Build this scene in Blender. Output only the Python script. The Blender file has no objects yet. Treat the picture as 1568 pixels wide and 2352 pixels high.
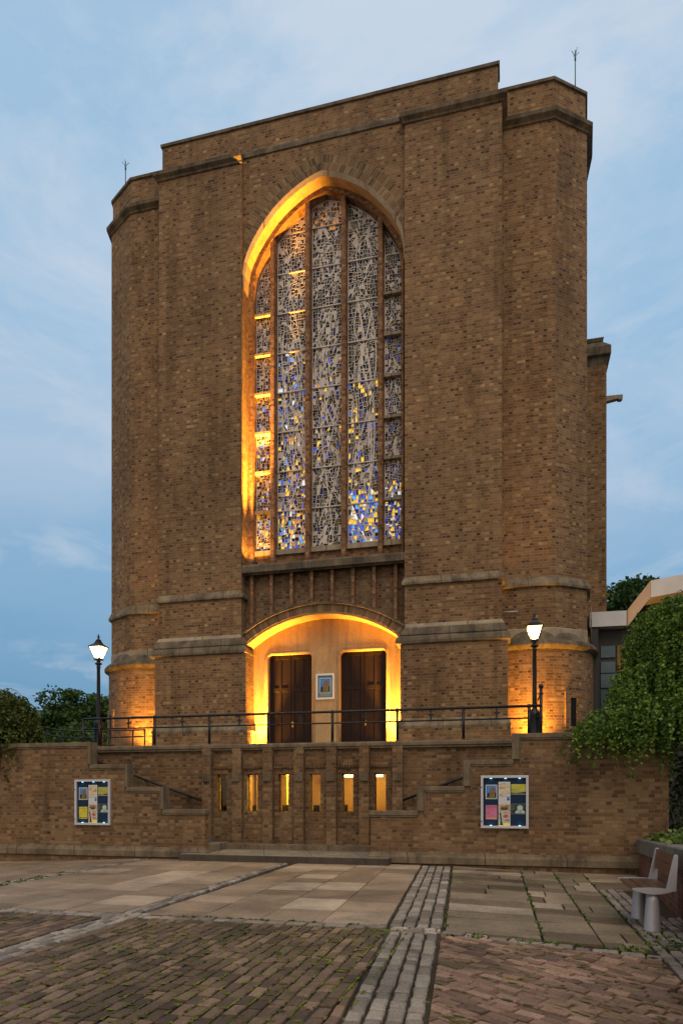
import bpy, bmesh, math, random
from math import sin, cos, pi, radians, sqrt, floor, atan2
from mathutils import Vector, Matrix

random.seed(7)
R = random.Random(11)
sc = bpy.context.scene
COL = sc.collection

# ------------------------------------------------------------------ camera
cam_d = bpy.data.cameras.new("camera")
cam_d.sensor_fit = 'HORIZONTAL'
cam_d.sensor_width = 24.0
cam_d.lens = 24.0
cam_d.shift_y = (1824 - 1176) / 1568.0
cam_d.clip_end = 2000
cam = bpy.data.objects.new("camera", cam_d)
COL.objects.link(cam)
cam.location = (0, 0, 1.5)
cam.rotation_euler = (pi / 2, 0, radians(13.8))
sc.camera = cam

# ------------------------------------------------------------------ world
SUN_EL, SUN_AZ = radians(50), radians(24)        # soft evening light from behind the camera
w = bpy.data.worlds.new("World")
sc.world = w
w.use_nodes = True
nt = w.node_tree
nt.nodes.clear()
def wn(t, **kw):
    n = nt.nodes.new(t)
    for k, v in kw.items():
        setattr(n, k, v)
    return n
out = wn('ShaderNodeOutputWorld')
bg = wn('ShaderNodeBackground')
bg.inputs['Strength'].default_value = 0.1
sky = wn('ShaderNodeTexSky', sky_type='NISHITA')
sky.sun_disc = False
sky.sun_elevation = radians(12)
sky.sun_rotation = radians(180) + SUN_AZ
sky.air_density = 1.0
sky.dust_density = 1.0
sky.ozone_density = 3.0
tc = wn('ShaderNodeTexCoord')
mp = wn('ShaderNodeMapping')
mp.inputs['Scale'].default_value = (1.0, 1.0, 2.4)
mp.inputs['Rotation'].default_value = (0, 0, 0.4)
nt.links.new(tc.outputs['Generated'], mp.inputs['Vector'])
n1 = wn('ShaderNodeTexNoise')
n1.inputs['Scale'].default_value = 2.6
n1.inputs['Detail'].default_value = 7
n1.inputs['Roughness'].default_value = 0.62
n1.inputs['Distortion'].default_value = 0.5
nt.links.new(mp.outputs[0], n1.inputs['Vector'])
rmp = wn('ShaderNodeValToRGB')
rmp.color_ramp.elements[0].position = 0.38
rmp.color_ramp.elements[0].color = (0, 0, 0, 1)
rmp.color_ramp.elements[1].position = 0.60
rmp.color_ramp.elements[1].color = (1, 1, 1, 1)
nt.links.new(n1.outputs['Fac'], rmp.inputs['Fac'])
# cloud and gap colours by height above the horizon
sep = wn('ShaderNodeSeparateXYZ')
nt.links.new(tc.outputs['Generated'], sep.inputs[0])
def sky_ramp(stops):
    r = wn('ShaderNodeValToRGB')
    e = r.color_ramp.elements
    e[0].position, e[0].color = stops[0][0], (*stops[0][1], 1)
    e[1].position, e[1].color = stops[-1][0], (*stops[-1][1], 1)
    for p_, c_ in stops[1:-1]:
        q = e.new(p_); q.color = (*c_, 1)
    return r
gapc = sky_ramp([(0.08, (0.135, 0.31, 0.50)), (0.25, (0.215, 0.42, 0.635)), (0.40, (0.31, 0.52, 0.74)), (0.55, (0.36, 0.57, 0.79)), (0.85, (0.43, 0.62, 0.82))])
clc = sky_ramp([(0.08, (0.165, 0.335, 0.52)), (0.25, (0.28, 0.455, 0.66)), (0.40, (0.44, 0.59, 0.765)), (0.55, (0.575, 0.70, 0.845)), (0.85, (0.65, 0.755, 0.885))])
nt.links.new(sep.outputs['Z'], gapc.inputs['Fac'])
nt.links.new(sep.outputs['Z'], clc.inputs['Fac'])
mixc = wn('ShaderNodeMixRGB')
nt.links.new(rmp.outputs['Color'], mixc.inputs['Fac'])
nt.links.new(gapc.outputs['Color'], mixc.inputs['Color1'])
nt.links.new(clc.outputs['Color'], mixc.inputs['Color2'])
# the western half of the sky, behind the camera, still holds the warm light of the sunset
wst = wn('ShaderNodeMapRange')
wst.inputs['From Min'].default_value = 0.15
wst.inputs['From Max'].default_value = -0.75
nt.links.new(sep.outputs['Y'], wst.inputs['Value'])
# thin bright wisps
n2 = wn('ShaderNodeTexNoise')
n2.inputs['Scale'].default_value = 5.0; n2.inputs['Detail'].default_value = 8; n2.inputs['Roughness'].default_value = 0.6; n2.inputs['Distortion'].default_value = 0.8
mp2 = wn('ShaderNodeMapping'); mp2.inputs['Scale'].default_value = (1, 1, 3.2); mp2.inputs['Location'].default_value = (3.1, 0.4, 1.7)
nt.links.new(tc.outputs['Generated'], mp2.inputs['Vector']); nt.links.new(mp2.outputs[0], n2.inputs['Vector'])
wr = wn('ShaderNodeMapRange'); wr.inputs['From Min'].default_value = 0.54; wr.inputs['From Max'].default_value = 0.76
wr.inputs['To Max'].default_value = 0.5
nt.links.new(n2.outputs['Fac'], wr.inputs['Value'])
mixv = wn('ShaderNodeMixRGB'); mixv.inputs['Color2'].default_value = (0.66, 0.74, 0.82, 1)
nt.links.new(wr.outputs['Result'], mixv.inputs['Fac']); nt.links.new(mixc.outputs['Color'], mixv.inputs['Color1'])
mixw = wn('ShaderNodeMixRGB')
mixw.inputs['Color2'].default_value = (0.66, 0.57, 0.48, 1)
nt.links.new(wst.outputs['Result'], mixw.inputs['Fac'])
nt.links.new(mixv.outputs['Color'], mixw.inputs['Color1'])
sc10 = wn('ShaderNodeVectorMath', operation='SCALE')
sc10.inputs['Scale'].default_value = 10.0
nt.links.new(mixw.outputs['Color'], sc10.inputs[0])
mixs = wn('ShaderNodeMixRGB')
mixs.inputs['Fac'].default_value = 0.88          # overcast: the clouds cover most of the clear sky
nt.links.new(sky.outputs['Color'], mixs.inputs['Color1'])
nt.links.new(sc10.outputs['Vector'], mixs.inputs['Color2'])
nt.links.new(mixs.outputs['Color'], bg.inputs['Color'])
nt.links.new(bg.outputs[0], out.inputs['Surface'])

# ------------------------------------------------------------------ sun (diffused by cloud)
sd = bpy.data.lights.new("sun", 'SUN')
sd.energy = 1.15
sd.angle = radians(40)
sd.color = (1.0, 0.80, 0.63)
so = bpy.data.objects.new("sun", sd)
COL.objects.link(so)
so.rotation_euler = (radians(90) - SUN_EL, 0, SUN_AZ)

sc.view_settings.view_transform = 'Standard'
sc.view_settings.look = 'None'
sc.view_settings.exposure = 0.0
sc.view_settings.gamma = 1.0
try:
    sc.cycles.use_denoising = True
    sc.cycles.max_bounces = 6
    sc.cycles.sample_clamp_indirect = 4.0
except Exception:
    pass

# ================================================================== helpers
class MB:
    """collects faces; build() links them as one mesh object"""
    def __init__(self):
        self.v = []; self.f = []; self.uv = []; self.mi = []; self.rn = []; self.sm = []
    def face(self, pts, mi=0, uv=None, rn=None, smooth=False, idx=None):
        if idx is None:
            b = len(self.v)
            self.v.extend([tuple(p) for p in pts])
            idx = list(range(b, b + len(pts)))
        if uv is None:
            uv = auto_uv(pts)
        self.f.append(idx); self.uv.extend(uv); self.mi.append(mi)
        self.rn.append(R.random() if rn is None else rn); self.sm.append(smooth)
    def box(self, x0, x1, y0, y1, z0, z1, mi=0, skip='', rn=None):
        r = R.random() if rn is None else rn
        P = [(x0,y0,z0),(x1,y0,z0),(x1,y1,z0),(x0,y1,z0),(x0,y0,z1),(x1,y0,z1),(x1,y1,z1),(x0,y1,z1)]
        b = len(self.v); self.v.extend(P)
        for k, q in (('f',(0,1,5,4)),('r',(1,2,6,5)),('b',(2,3,7,6)),('l',(3,0,4,7)),('t',(4,5,6,7)),('d',(3,2,1,0))):
            if k in skip: continue
            self.face([P[i] for i in q], mi, None, r, False, [b + i for i in q])
    def prism(self, poly, z0, z1, mi=0, rn=None, caps='tb'):
        """vertical prism on a counter-clockwise xy polygon"""
        r = R.random() if rn is None else rn
        n = len(poly); b = len(self.v)
        P = [(p[0], p[1], z0) for p in poly] + [(p[0], p[1], z1) for p in poly]
        self.v.extend(P)
        L = 0
        for i in range(n):
            j = (i + 1) % n
            d = sqrt((poly[j][0]-poly[i][0])**2 + (poly[j][1]-poly[i][1])**2)
            q = (i, j, n + j, n + i)
            self.face([P[k] for k in q], mi, [(L, z0), (L + d, z0), (L + d, z1), (L, z1)], r, False, [b + k for k in q])
            L += d
        if 't' in caps: self.face([P[n + k] for k in range(n)], mi, None, r, False, [b + n + k for k in range(n)])
        if 'b' in caps: self.face([P[k] for k in reversed(range(n))], mi, None, r, False, [b + k for k in reversed(range(n))])
    def xz(self, poly, y0, y1, mi=0, rn=None, back=True):
        """polygon in the xz plane (counter-clockwise seen from the camera side, -y) given thickness y0..y1"""
        r = R.random() if rn is None else rn
        n = len(poly); b = len(self.v)
        P = [(p[0], y0, p[1]) for p in poly] + [(p[0], y1, p[1]) for p in poly]
        self.v.extend(P)
        self.face(P[:n], mi, None, r, False, [b + k for k in range(n)])
        if back: self.face([P[n + k] for k in reversed(range(n))], mi, None, r, False, [b + n + k for k in reversed(range(n))])
        for i in range(n):
            j = (i + 1) % n
            q = (i, n + i, n + j, j)
            self.face([P[k] for k in q], mi, None, r, False, [b + k for k in q])
    def sweep(self, path, prof, mi=0, caps=True, smooth=False, rn=None):
        """profile [(out, z)] swept along an xy path; outward is to the right of the direction of travel"""
        r = R.random() if rn is None else rn
        n = len(path); m = len(prof)
        ofs = []
        for i in range(n):
            a = Vector(path[max(i - 1, 0)]); b_ = Vector(path[i]); c_ = Vector(path[min(i + 1, n - 1)])
            d1 = (b_ - a) if i > 0 else (c_ - b_)
            d2 = (c_ - b_) if i < n - 1 else (b_ - a)
            d1 = d1.normalized(); d2 = d2.normalized()
            n1_ = Vector((d1.y, -d1.x)); n2_ = Vector((d2.y, -d2.x))
            mm = n1_ + n2_
            mm = mm / max(mm.dot(n1_), 0.2) if mm.length > 1e-6 else n1_
            ofs.append(mm)
        b = len(self.v)
        P = []
        for i in range(n):
            for (o, z) in prof:
                P.append((path[i][0] + ofs[i].x * o, path[i][1] + ofs[i].y * o, z))
        self.v.extend(P)
        L = 0
        for i in range(n - 1):
            dl = (Vector(path[i + 1]) - Vector(path[i])).length
            S = 0
            for k in range(m - 1):
                q = (i * m + k, (i + 1) * m + k, (i + 1) * m + k + 1, i * m + k + 1)
                ds = sqrt((prof[k+1][0]-prof[k][0])**2 + (prof[k+1][1]-prof[k][1])**2)
                self.face([P[t] for t in q], mi, [(L, S), (L + dl, S), (L + dl, S + ds), (L, S + ds)], r, smooth, [b + t for t in q])
                S += ds
            L += dl
        if caps:
            self.face([P[k] for k in reversed(range(m))], mi, None, r, False, [b + k for k in reversed(range(m))])
            self.face([P[(n - 1) * m + k] for k in range(m)], mi, None, r, False, [b + (n - 1) * m + k for k in range(m)])
    def revolve(self, cx, cy, prof, n=24, a0=0.0, a1=2 * pi, mi=0, smooth=True, rn=None):
        r = R.random() if rn is None else rn
        full = abs(a1 - a0 - 2 * pi) < 1e-6
        m = len(prof); b = len(self.v); P = []
        cols = n if full else n + 1
        for i in range(cols):
            a = a0 + (a1 - a0) * i / n
            for (rr, z) in prof:
                P.append((cx + rr * cos(a), cy + rr * sin(a), z))
        self.v.extend(P)
        for i in range(n):
            j = (i + 1) % cols
            S = 0
            for k in range(m - 1):
                q = (i * m + k, j * m + k, j * m + k + 1, i * m + k + 1)
                ra = max(prof[k][0], prof[k + 1][0])
                L0 = ra * (a1 - a0) * i / n; L1 = ra * (a1 - a0) * (i + 1) / n
                self.face([P[t] for t in q], mi, [(L0, prof[k][1]), (L1, prof[k][1]), (L1, prof[k+1][1]), (L0, prof[k+1][1])], r, smooth, [b + t for t in q])
    def tube(self, pts, rad, n=8, mi=0, rn=None):
        r = R.random() if rn is None else rn
        if not hasattr(rad, '__len__'): rad = [rad] * len(pts)
        b = len(self.v); P = []
        for i, p in enumerate(pts):
            p = Vector(p)
            d = (Vector(pts[min(i + 1, len(pts) - 1)]) - Vector(pts[max(i - 1, 0)])).normalized()
            up = Vector((0, 0, 1)) if abs(d.z) < 0.95 else Vector((1, 0, 0))
            s_ = d.cross(up).normalized(); t_ = s_.cross(d).normalized()
            for k in range(n):
                a = 2 * pi * k / n
                P.append(tuple(p + s_ * rad[i] * cos(a) + t_ * rad[i] * sin(a)))
        self.v.extend(P)
        for i in range(len(pts) - 1):
            for k in range(n):
                q = (i*n + k, i*n + (k+1) % n, (i+1)*n + (k+1) % n, (i+1)*n + k)
                self.face([P[t] for t in q], mi, None, r, True, [b + t for t in q])
        self.face([P[k] for k in reversed(range(n))], mi, None, r, False, [b + k for k in reversed(range(n))])
        e_ = (len(pts) - 1) * n
        self.face([P[e_ + k] for k in range(n)], mi, None, r, False, [b + e_ + k for k in range(n)])
    def build(self, name, mats, parent=None, bevel=0, seg=2):
        me = bpy.data.meshes.new(name)
        me.from_pydata(self.v, [], self.f)
        if not isinstance(mats, (list, tuple)): mats = [mats]
        for m_ in mats: me.materials.append(m_)
        uvl = me.uv_layers.new(name='UVMap')
        flat = [c for u in self.uv for c in u]
        uvl.data.foreach_set('uv', flat)
        me.polygons.foreach_set('material_index', self.mi)
        me.polygons.foreach_set('use_smooth', self.sm)
        at_ = me.attributes.new('rnd', 'FLOAT', 'FACE')
        at_.data.foreach_set('value', self.rn)
        me.update()
        o = bpy.data.objects.new(name, me)
        COL.objects.link(o)
        if parent is not None:
            o.parent = parent
            o.matrix_parent_inverse = wm(parent).inverted()
        if bevel:
            bv = o.modifiers.new('bevel', 'BEVEL'); bv.width = bevel; bv.segments = seg; bv.limit_method = 'ANGLE'
            bv.angle_limit = radians(40)
        return o

def wm(o):
    m = Matrix.LocRotScale(o.location, o.rotation_euler, o.scale)
    if o.parent: m = wm(o.parent) @ o.matrix_parent_inverse @ m
    return m

def auto_uv(pts):
    a = Vector(pts[0]); n = Vector((0, 0, 0))
    for i in range(1, len(pts) - 1):
        n += (Vector(pts[i]) - a).cross(Vector(pts[i + 1]) - a)
    if n.length < 1e-12: return [(0, 0)] * len(pts)
    n.normalize()
    if abs(n.z) > 0.8:
        return [(p[0], p[1]) for p in pts]
    t = Vector((-n.y, n.x, 0)).normalized()
    sl = max(sqrt(1 - n.z * n.z), 0.3)
    return [(p[0] * t.x + p[1] * t.y, p[2] / sl) for p in pts]

def thing(name, label, cat, loc=(0, 0, 0), rz=0.0, group=None):
    o = bpy.data.objects.new(name, None)
    o.empty_display_size = 0.2
    COL.objects.link(o)
    o.location = loc; o.rotation_euler = (0, 0, rz)
    o['label'] = label; o['category'] = cat
    if group: o['group'] = group
    return o
def tag(o, label, cat, group=None):
    o['label'] = label; o['category'] = cat
    if group: o['group'] = group
    return o
def struct(o, kind='structure'):
    o['kind'] = kind
    return o
def copy_tree(o, parent=None):
    c = o.copy(); COL.objects.link(c)
    if parent is not None: c.parent = parent
    for ch in list(o.children): copy_tree(ch, c)
    return c
def place(o, loc, rz=0.0):
    """move a thing whose parts were built around the origin"""
    o.location = loc; o.rotation_euler = (0, 0, rz)

def clip(poly, a, b):
    """keep the part of a convex polygon to the left of the line a->b"""
    o = []
    def sd_(p): return (b[0]-a[0])*(p[1]-a[1]) - (b[1]-a[1])*(p[0]-a[0])
    for i in range(len(poly)):
        p, q = poly[i], poly[(i + 1) % len(poly)]
        s1, s2 = sd_(p), sd_(q)
        if s1 >= 0: o.append(p)
        if (s1 > 0 > s2) or (s1 < 0 < s2):
            t = s1 / (s1 - s2)
            o.append((p[0] + (q[0]-p[0])*t, p[1] + (q[1]-p[1])*t))
    return o
def area(poly):
    return 0.5 * sum(poly[i][0]*poly[(i+1) % len(poly)][1] - poly[(i+1) % len(poly)][0]*poly[i][1] for i in range(len(poly)))
def clean(poly, eps=1e-4):
    o = []
    for p in poly:
        if not o or (abs(p[0]-o[-1][0]) + abs(p[1]-o[-1][1])) > eps: o.append(p)
    if len(o) > 1 and (abs(o[0][0]-o[-1][0]) + abs(o[0][1]-o[-1][1])) <= eps: o.pop()
    return o
def inset(poly, d):
    """offset a convex ccw polygon inwards; None when it collapses"""
    n = len(poly); o = []
    for i in range(n):
        p0, p1, p2 = Vector(poly[i-1]), Vector(poly[i]), Vector(poly[(i+1) % n])
        d1 = (p1 - p0).normalized(); d2 = (p2 - p1).normalized()
        n1_ = Vector((-d1.y, d1.x)); n2_ = Vector((-d2.y, d2.x))
        mm = n1_ + n2_
        k = mm.dot(n1_)
        if k < 0.15: return None
        q = p1 + mm * (d / k)
        o.append((q.x, q.y))
    for i in range(n):
        e0 = Vector(poly[(i+1) % n]) - Vector(poly[i]); e1 = Vector(o[(i+1) % n]) - Vector(o[i])
        if e0.dot(e1) <= 0: return None
    return o
def offset_line(pts, d):
    """offset an open xz polyline to its right side"""
    o = []
    for i in range(len(pts)):
        p = Vector(pts[i])
        d1 = (p - Vector(pts[i-1])).normalized() if i > 0 else (Vector(pts[i+1]) - p).normalized()
        d2 = (Vector(pts[i+1]) - p).normalized() if i < len(pts) - 1 else d1
        n1_ = Vector((d1.y, -d1.x)); n2_ = Vector((d2.y, -d2.x))
        mm = n1_ + n2_
        q = p + mm * (d / max(mm.dot(n1_), 0.3))
        o.append((q.x, q.y))
    return o

# ================================================================== materials
def new_mat(name):
    m = bpy.data.materials.new(name); m.use_nodes = True
    t = m.node_tree; p = t.nodes['Principled BSDF']
    return m, t, p
class NT:
    def __init__(self, t): self.t = t
    def n(self, typ, **kw):
        nd = self.t.nodes.new(typ)
        for k, v in kw.items(): setattr(nd, k, v)
        return nd
    def l(self, a, b): self.t.links.new(a, b)
    def math(self, op, a, b=None, c=None):
        nd = self.n('ShaderNodeMath', operation=op)
        for i, x_ in enumerate((a, b, c)):
            if x_ is None: continue
            if hasattr(x_, 'is_output'): self.l(x_, nd.inputs[i])
            else: nd.inputs[i].default_value = x_
        return nd.outputs[0]
    def ramp(self, fac, stops, interp='LINEAR'):
        nd = self.n('ShaderNodeValToRGB'); nd.color_ramp.interpolation = interp
        e_ = nd.color_ramp.elements
        e_[0].position, e_[0].color = stops[0][0], (*stops[0][1], 1)
        e_[1].position, e_[1].color = stops[-1][0], (*stops[-1][1], 1)
        for p_, c_ in stops[1:-1]:
            q = e_.new(p_); q.color = (*c_, 1)
        self.l(fac, nd.inputs['Fac'])
        return nd.outputs['Color']
    def mix(self, fac, a, b, typ='MIX'):
        nd = self.n('ShaderNodeMixRGB', blend_type=typ)
        for i, x_ in zip(('Fac', 'Color1', 'Color2'), (fac, a, b)):
            if hasattr(x_, 'is_output'): self.l(x_, nd.inputs[i])
            elif i == 'Fac': nd.inputs[i].default_value = x_
            else: nd.inputs[i].default_value = (*x_, 1)
        return nd.outputs['Color']
    def noise(self, vec, scale, detail=4, rough=0.55, dist=0.0):
        nd = self.n('ShaderNodeTexNoise')
        nd.inputs['Scale'].default_value = scale; nd.inputs['Detail'].default_value = detail
        nd.inputs['Roughness'].default_value = rough; nd.inputs['Distortion'].default_value = dist
        if vec is not None: self.l(vec, nd.inputs['Vector'])
        return nd.outputs['Fac']
    def bump(self, h, strength, dist, p):
        nd = self.n('ShaderNodeBump')
        nd.inputs['Strength'].default_value = strength; nd.inputs['Distance'].default_value = dist
        self.l(h, nd.inputs['Height']); self.l(nd.outputs[0], p.inputs['Normal'])

def brick_mat(name, stops, mortar, rowh=0.075, bw=0.225, joint=0.0055, patch=0.35, header_only=False, soldier=False, pale=0.0, seed=0.0, stain=0.85):
    m, t, p = new_mat(name); N = NT(t)
    uvn = N.n('ShaderNodeTexCoord'); s = N.n('ShaderNodeSeparateXYZ'); N.l(uvn.outputs['UV'], s.inputs[0])
    obj_ = uvn.outputs['Object']
    u, v = s.outputs['X'], s.outputs['Y']
    vr = N.math('DIVIDE', v, rowh); row = N.math('FLOOR', vr); fv = N.math('SUBTRACT', vr, row)
    par = N.math('FLOORED_MODULO', row, 2.0)
    if header_only: width = N.math('MULTIPLY_ADD', par, 0.0, bw)
    else: width = N.math('MULTIPLY_ADD', par, -bw * 0.5, bw)
    wn_ = N.n('ShaderNodeTexWhiteNoise', noise_dimensions='1D'); N.l(N.math('ADD', row, 3.7 + seed), wn_.inputs['W'])
    off = N.math('MULTIPLY_ADD', wn_.outputs['Value'], 0.16, N.math('MULTIPLY', par, 0.5))
    uc = N.math('ADD', N.math('DIVIDE', u, width), off)
    col = N.math('FLOOR', uc); fu = N.math('SUBTRACT', uc, col)
    du = N.math('MULTIPLY', N.math('MINIMUM', fu, N.math('SUBTRACT', 1.0, fu)), width)
    dv = N.math('MULTIPLY', N.math('MINIMUM', fv, N.math('SUBTRACT', 1.0, fv)), rowh)
    dm = N.math('MINIMUM', du, dv)
    mr = N.n('ShaderNodeMapRange'); mr.inputs['From Min'].default_value = joint * 0.7; mr.inputs['From Max'].default_value = joint * 1.4
    N.l(dm, mr.inputs['Value']); isb = mr.outputs['Result']
    cv = N.n('ShaderNodeCombineXYZ'); N.l(col, cv.inputs[0]); N.l(row, cv.inputs[1]); cv.inputs[2].default_value = seed
    wn2 = N.n('ShaderNodeTexWhiteNoise', noise_dimensions='3D'); N.l(cv.outputs[0], wn2.inputs['Vector'])
    val = N.math('ADD', N.math('MULTIPLY', wn2.outputs['Value'], N.math('MULTIPLY_ADD', par, 0.5, 0.5)), N.math('MULTIPLY_ADD', par, -0.24, 0.24)) if not header_only else wn2.outputs['Value']
    bc = N.ramp(val, stops)
    # per brick brightness, wear inside a brick, broad weathering
    wn3 = N.n('ShaderNodeTexWhiteNoise', noise_dimensions='3D')
    ad = N.n('ShaderNodeVectorMath', operation='ADD'); ad.inputs[1].default_value = (17.3, 5.1, 2.2); N.l(cv.outputs[0], ad.inputs[0]); N.l(ad.outputs[0], wn3.inputs['Vector'])
    bc = N.mix(1.0, bc, N.ramp(wn3.outputs['Value'], [(0, (0.79,)*3), (1, (1.19,)*3)]), 'MULTIPLY')
    fine = N.noise(obj_, 55, 4, 0.65)
    bc = N.mix(1.0, bc, N.ramp(fine, [(0.25, (0.72,)*3), (0.75, (1.22,)*3)]), 'MULTIPLY')
    mc = N.mix(1.0, mortar, N.ramp(N.noise(obj_, 9, 3), [(0.3, (0.75,)*3), (0.7, (1.15,)*3)]), 'MULTIPLY')
    c_ = N.mix(isb, mc, bc)
    big = N.noise(obj_, patch, 5, 0.6, 0.4)
    c_ = N.mix(stain, c_, N.mix(1.0, c_, N.ramp(big, [(0.3, (0.72, 0.70, 0.70)), (0.5, (1.0, 1.0, 1.0)), (0.7, (1.22, 1.18, 1.10))]), 'MULTIPLY'))
    mps = N.n('ShaderNodeMapping'); mps.inputs['Scale'].default_value = (1.6, 1.6, 0.18); N.l(obj_, mps.inputs['Vector'])
    streak = N.noise(mps.outputs[0], 1.0, 5, 0.65)
    c_ = N.mix(0.8, c_, N.mix(1.0, c_, N.ramp(streak, [(0.32, (0.58, 0.56, 0.54)), (0.5, (1, 1, 1))]), 'MULTIPLY'))
    if pale > 0:
        pn = N.noise(obj_, 0.75, 3, 0.5, 0.3)
        pm = N.math('MULTIPLY', N.math('GREATER_THAN', N.math('ADD', pn, N.math('MULTIPLY', N.math('SUBTRACT', wn3.outputs['Value'], 0.5), 0.25)), 0.58), isb)
        c_ = N.mix(N.math('MULTIPLY', pm, pale), c_, (0.30, 0.215, 0.12))
    N.l(c_, p.inputs['Base Color'])
    p.inputs['Roughness'].default_value = 0.9
    p.inputs['Specular IOR Level'].default_value = 0.25
    h = N.math('ADD', N.math('MULTIPLY', isb, 0.8), N.math('MULTIPLY', fine, 0.5))
    N.bump(h, 0.55, 0.006, p)
    return m

def stone_mat(name, base, dark, scale=1.5, rough=0.88, bump=0.4, stain=0.6, joints=0.0):
    m, t, p = new_mat(name); N = NT(t)
    tcn = N.n('ShaderNodeTexCoord'); ob = tcn.outputs['Object']
    big = N.noise(ob, scale, 6, 0.65, 0.3); fine = N.noise(ob, 42, 4, 0.6)
    c_ = N.mix(N.math('MULTIPLY', N.ramp(big, [(0.38, (1,)*3), (0.62, (0,)*3)]), stain), base, dark)
    c_ = N.mix(1.0, c_, N.ramp(fine, [(0.25, (0.75,)*3), (0.75, (1.2,)*3)]), 'MULTIPLY')
    mpd = N.n('ShaderNodeMapping'); mpd.inputs['Scale'].default_value = (5.0, 5.0, 0.5); N.l(ob, mpd.inputs['Vector'])
    drip = N.noise(mpd.outputs[0], 1.0, 4, 0.7)
    c_ = N.mix(0.75 * stain, c_, N.mix(1.0, c_, N.ramp(drip, [(0.36, (0.5, 0.49, 0.46)), (0.5, (1, 1, 1)), (0.66, (1.18, 1.16, 1.1))]), 'MULTIPLY'))
    h = fine
    if joints > 0:
        s = N.n('ShaderNodeSeparateXYZ'); N.l(ob, s.inputs[0])
        fx = N.math('FRACT', N.math('DIVIDE', N.math('ADD', s.outputs['X'], N.math('MULTIPLY', s.outputs['Y'], 0.37)), joints))
        jm = N.math('LESS_THAN', fx, 0.016)
        c_ = N.mix(N.math('MULTIPLY', jm, 0.8), c_, (0.05, 0.045, 0.035))
    N.l(c_, p.inputs['Base Color']); p.inputs['Roughness'].default_value = rough
    p.inputs['Specular IOR Level'].default_value = 0.25
    N.bump(h, bump, 0.006, p)
    return m

def plain_mat(name, col, rough=0.6, metal=0.0, vary=0.15, scale=20, bump=0.0, spec=0.5):
    m, t, p = new_mat(name); N = NT(t)
    tcn = N.n('ShaderNodeTexCoord')
    f = N.noise(tcn.outputs['Object'], scale, 4, 0.6)
    c_ = N.mix(1.0, col, N.ramp(f, [(0.25, (1 - vary,)*3), (0.75, (1 + vary,)*3)]), 'MULTIPLY')
    N.l(c_, p.inputs['Base Color']); p.inputs['Roughness'].default_value = rough; p.inputs['Metallic'].default_value = metal
    p.inputs['Specular IOR Level'].default_value = spec
    if bump: N.bump(f, bump, 0.01, p)
    return m

def emit_mat(name, col, strength):
    m, t, p = new_mat(name)
    p.inputs['Base Color'].default_value = (*col, 1)
    p.inputs['Emission Color'].default_value = (*col, 1)
    p.inputs['Emission Strength'].default_value = strength
    return m

def paver_mat(name, stops, rough=0.85, fine_s=30, mossc=None, moss=0.0, bump=0.35, spec=0.3):
    m, t, p = new_mat(name); N = NT(t)
    at_ = N.n('ShaderNodeAttribute', attribute_name='rnd'); tcn = N.n('ShaderNodeTexCoord'); ob = tcn.outputs['Object']
    c_ = N.ramp(at_.outputs['Fac'], stops)
    f = N.noise(ob, fine_s, 5, 0.65); b_ = N.noise(ob, 1.3, 5, 0.6, 0.4)
    c_ = N.mix(1.0, c_, N.ramp(f, [(0.25, (0.6,)*3), (0.75, (1.32,)*3)]), 'MULTIPLY')
    st_ = N.noise(ob, 0.45, 6, 0.7, 0.8)
    c_ = N.mix(1.0, c_, N.ramp(st_, [(0.36, (0.70, 0.69, 0.66)), (0.5, (1.0, 1.0, 1.0)), (0.68, (1.1, 1.08, 1.05))]), 'MULTIPLY')
    c_ = N.mix(1.0, c_, N.ramp(b_, [(0.3, (0.66, 0.67, 0.66)), (0.62, (1.12, 1.1, 1.06))]), 'MULTIPLY')
    if moss:
        mk = N.ramp(N.math('ADD', N.math('MULTIPLY', N.noise(ob, 1.1, 4, 0.6), 0.62), N.math('MULTIPLY', N.noise(ob, 25, 3, 0.6), 0.38)), [(0.53, (0,)*3), (0.63, (1,)*3)])
        c_ = N.mix(N.math('MULTIPLY', mk, moss), c_, mossc)
    N.l(c_, p.inputs['Base Color']); p.inputs['Roughness'].default_value = rough; p.inputs['Specular IOR Level'].default_value = spec
    N.bump(f, bump, 0.01, p)
    return m

BR = [(0.0, (0.064, 0.038, 0.026)), (0.12, (0.111, 0.063, 0.038)), (0.30, (0.178, 0.103, 0.055)), (0.45, (0.198, 0.109, 0.057)), (0.6, (0.216, 0.132, 0.068)), (0.78, (0.236, 0.144, 0.075)), (0.93, (0.274, 0.180, 0.093)), (1.0, (0.356, 0.238, 0.120))]
BR2 = [(0.00, (0.095, 0.057, 0.032)), (0.20, (0.131, 0.076, 0.040)), (0.45, (0.167, 0.096, 0.051)), (0.75, (0.196, 0.114, 0.057)), (1.00, (0.254, 0.155, 0.079))]
MORT = (0.27, 0.19, 0.105)
M = {}
M['brick'] = brick_mat('church_brick', BR, MORT, seed=1.0)
M['brick_lower'] = brick_mat('wall_brick', BR2, (0.185, 0.132, 0.078), seed=4.0, pale=0.35, patch=0.5, joint=0.006)
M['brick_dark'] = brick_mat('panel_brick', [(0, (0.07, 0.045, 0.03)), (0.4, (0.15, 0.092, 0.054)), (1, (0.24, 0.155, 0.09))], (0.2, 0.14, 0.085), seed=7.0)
M['soldier'] = brick_mat('voussoir_brick', [(0, (0.10, 0.064, 0.04)), (0.5, (0.20, 0.128, 0.072)), (1, (0.27, 0.175, 0.10))], (0.22, 0.15, 0.085), rowh=0.30, bw=0.075, header_only=True, seed=9.0)
M['mullion_brick'] = brick_mat('mullion_brick', [(0, (0.12, 0.06, 0.035)), (0.5, (0.24, 0.125, 0.065)), (1, (0.32, 0.18, 0.09))], (0.2, 0.13, 0.075), rowh=0.075, bw=0.12, header_only=True, seed=12.0)
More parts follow.
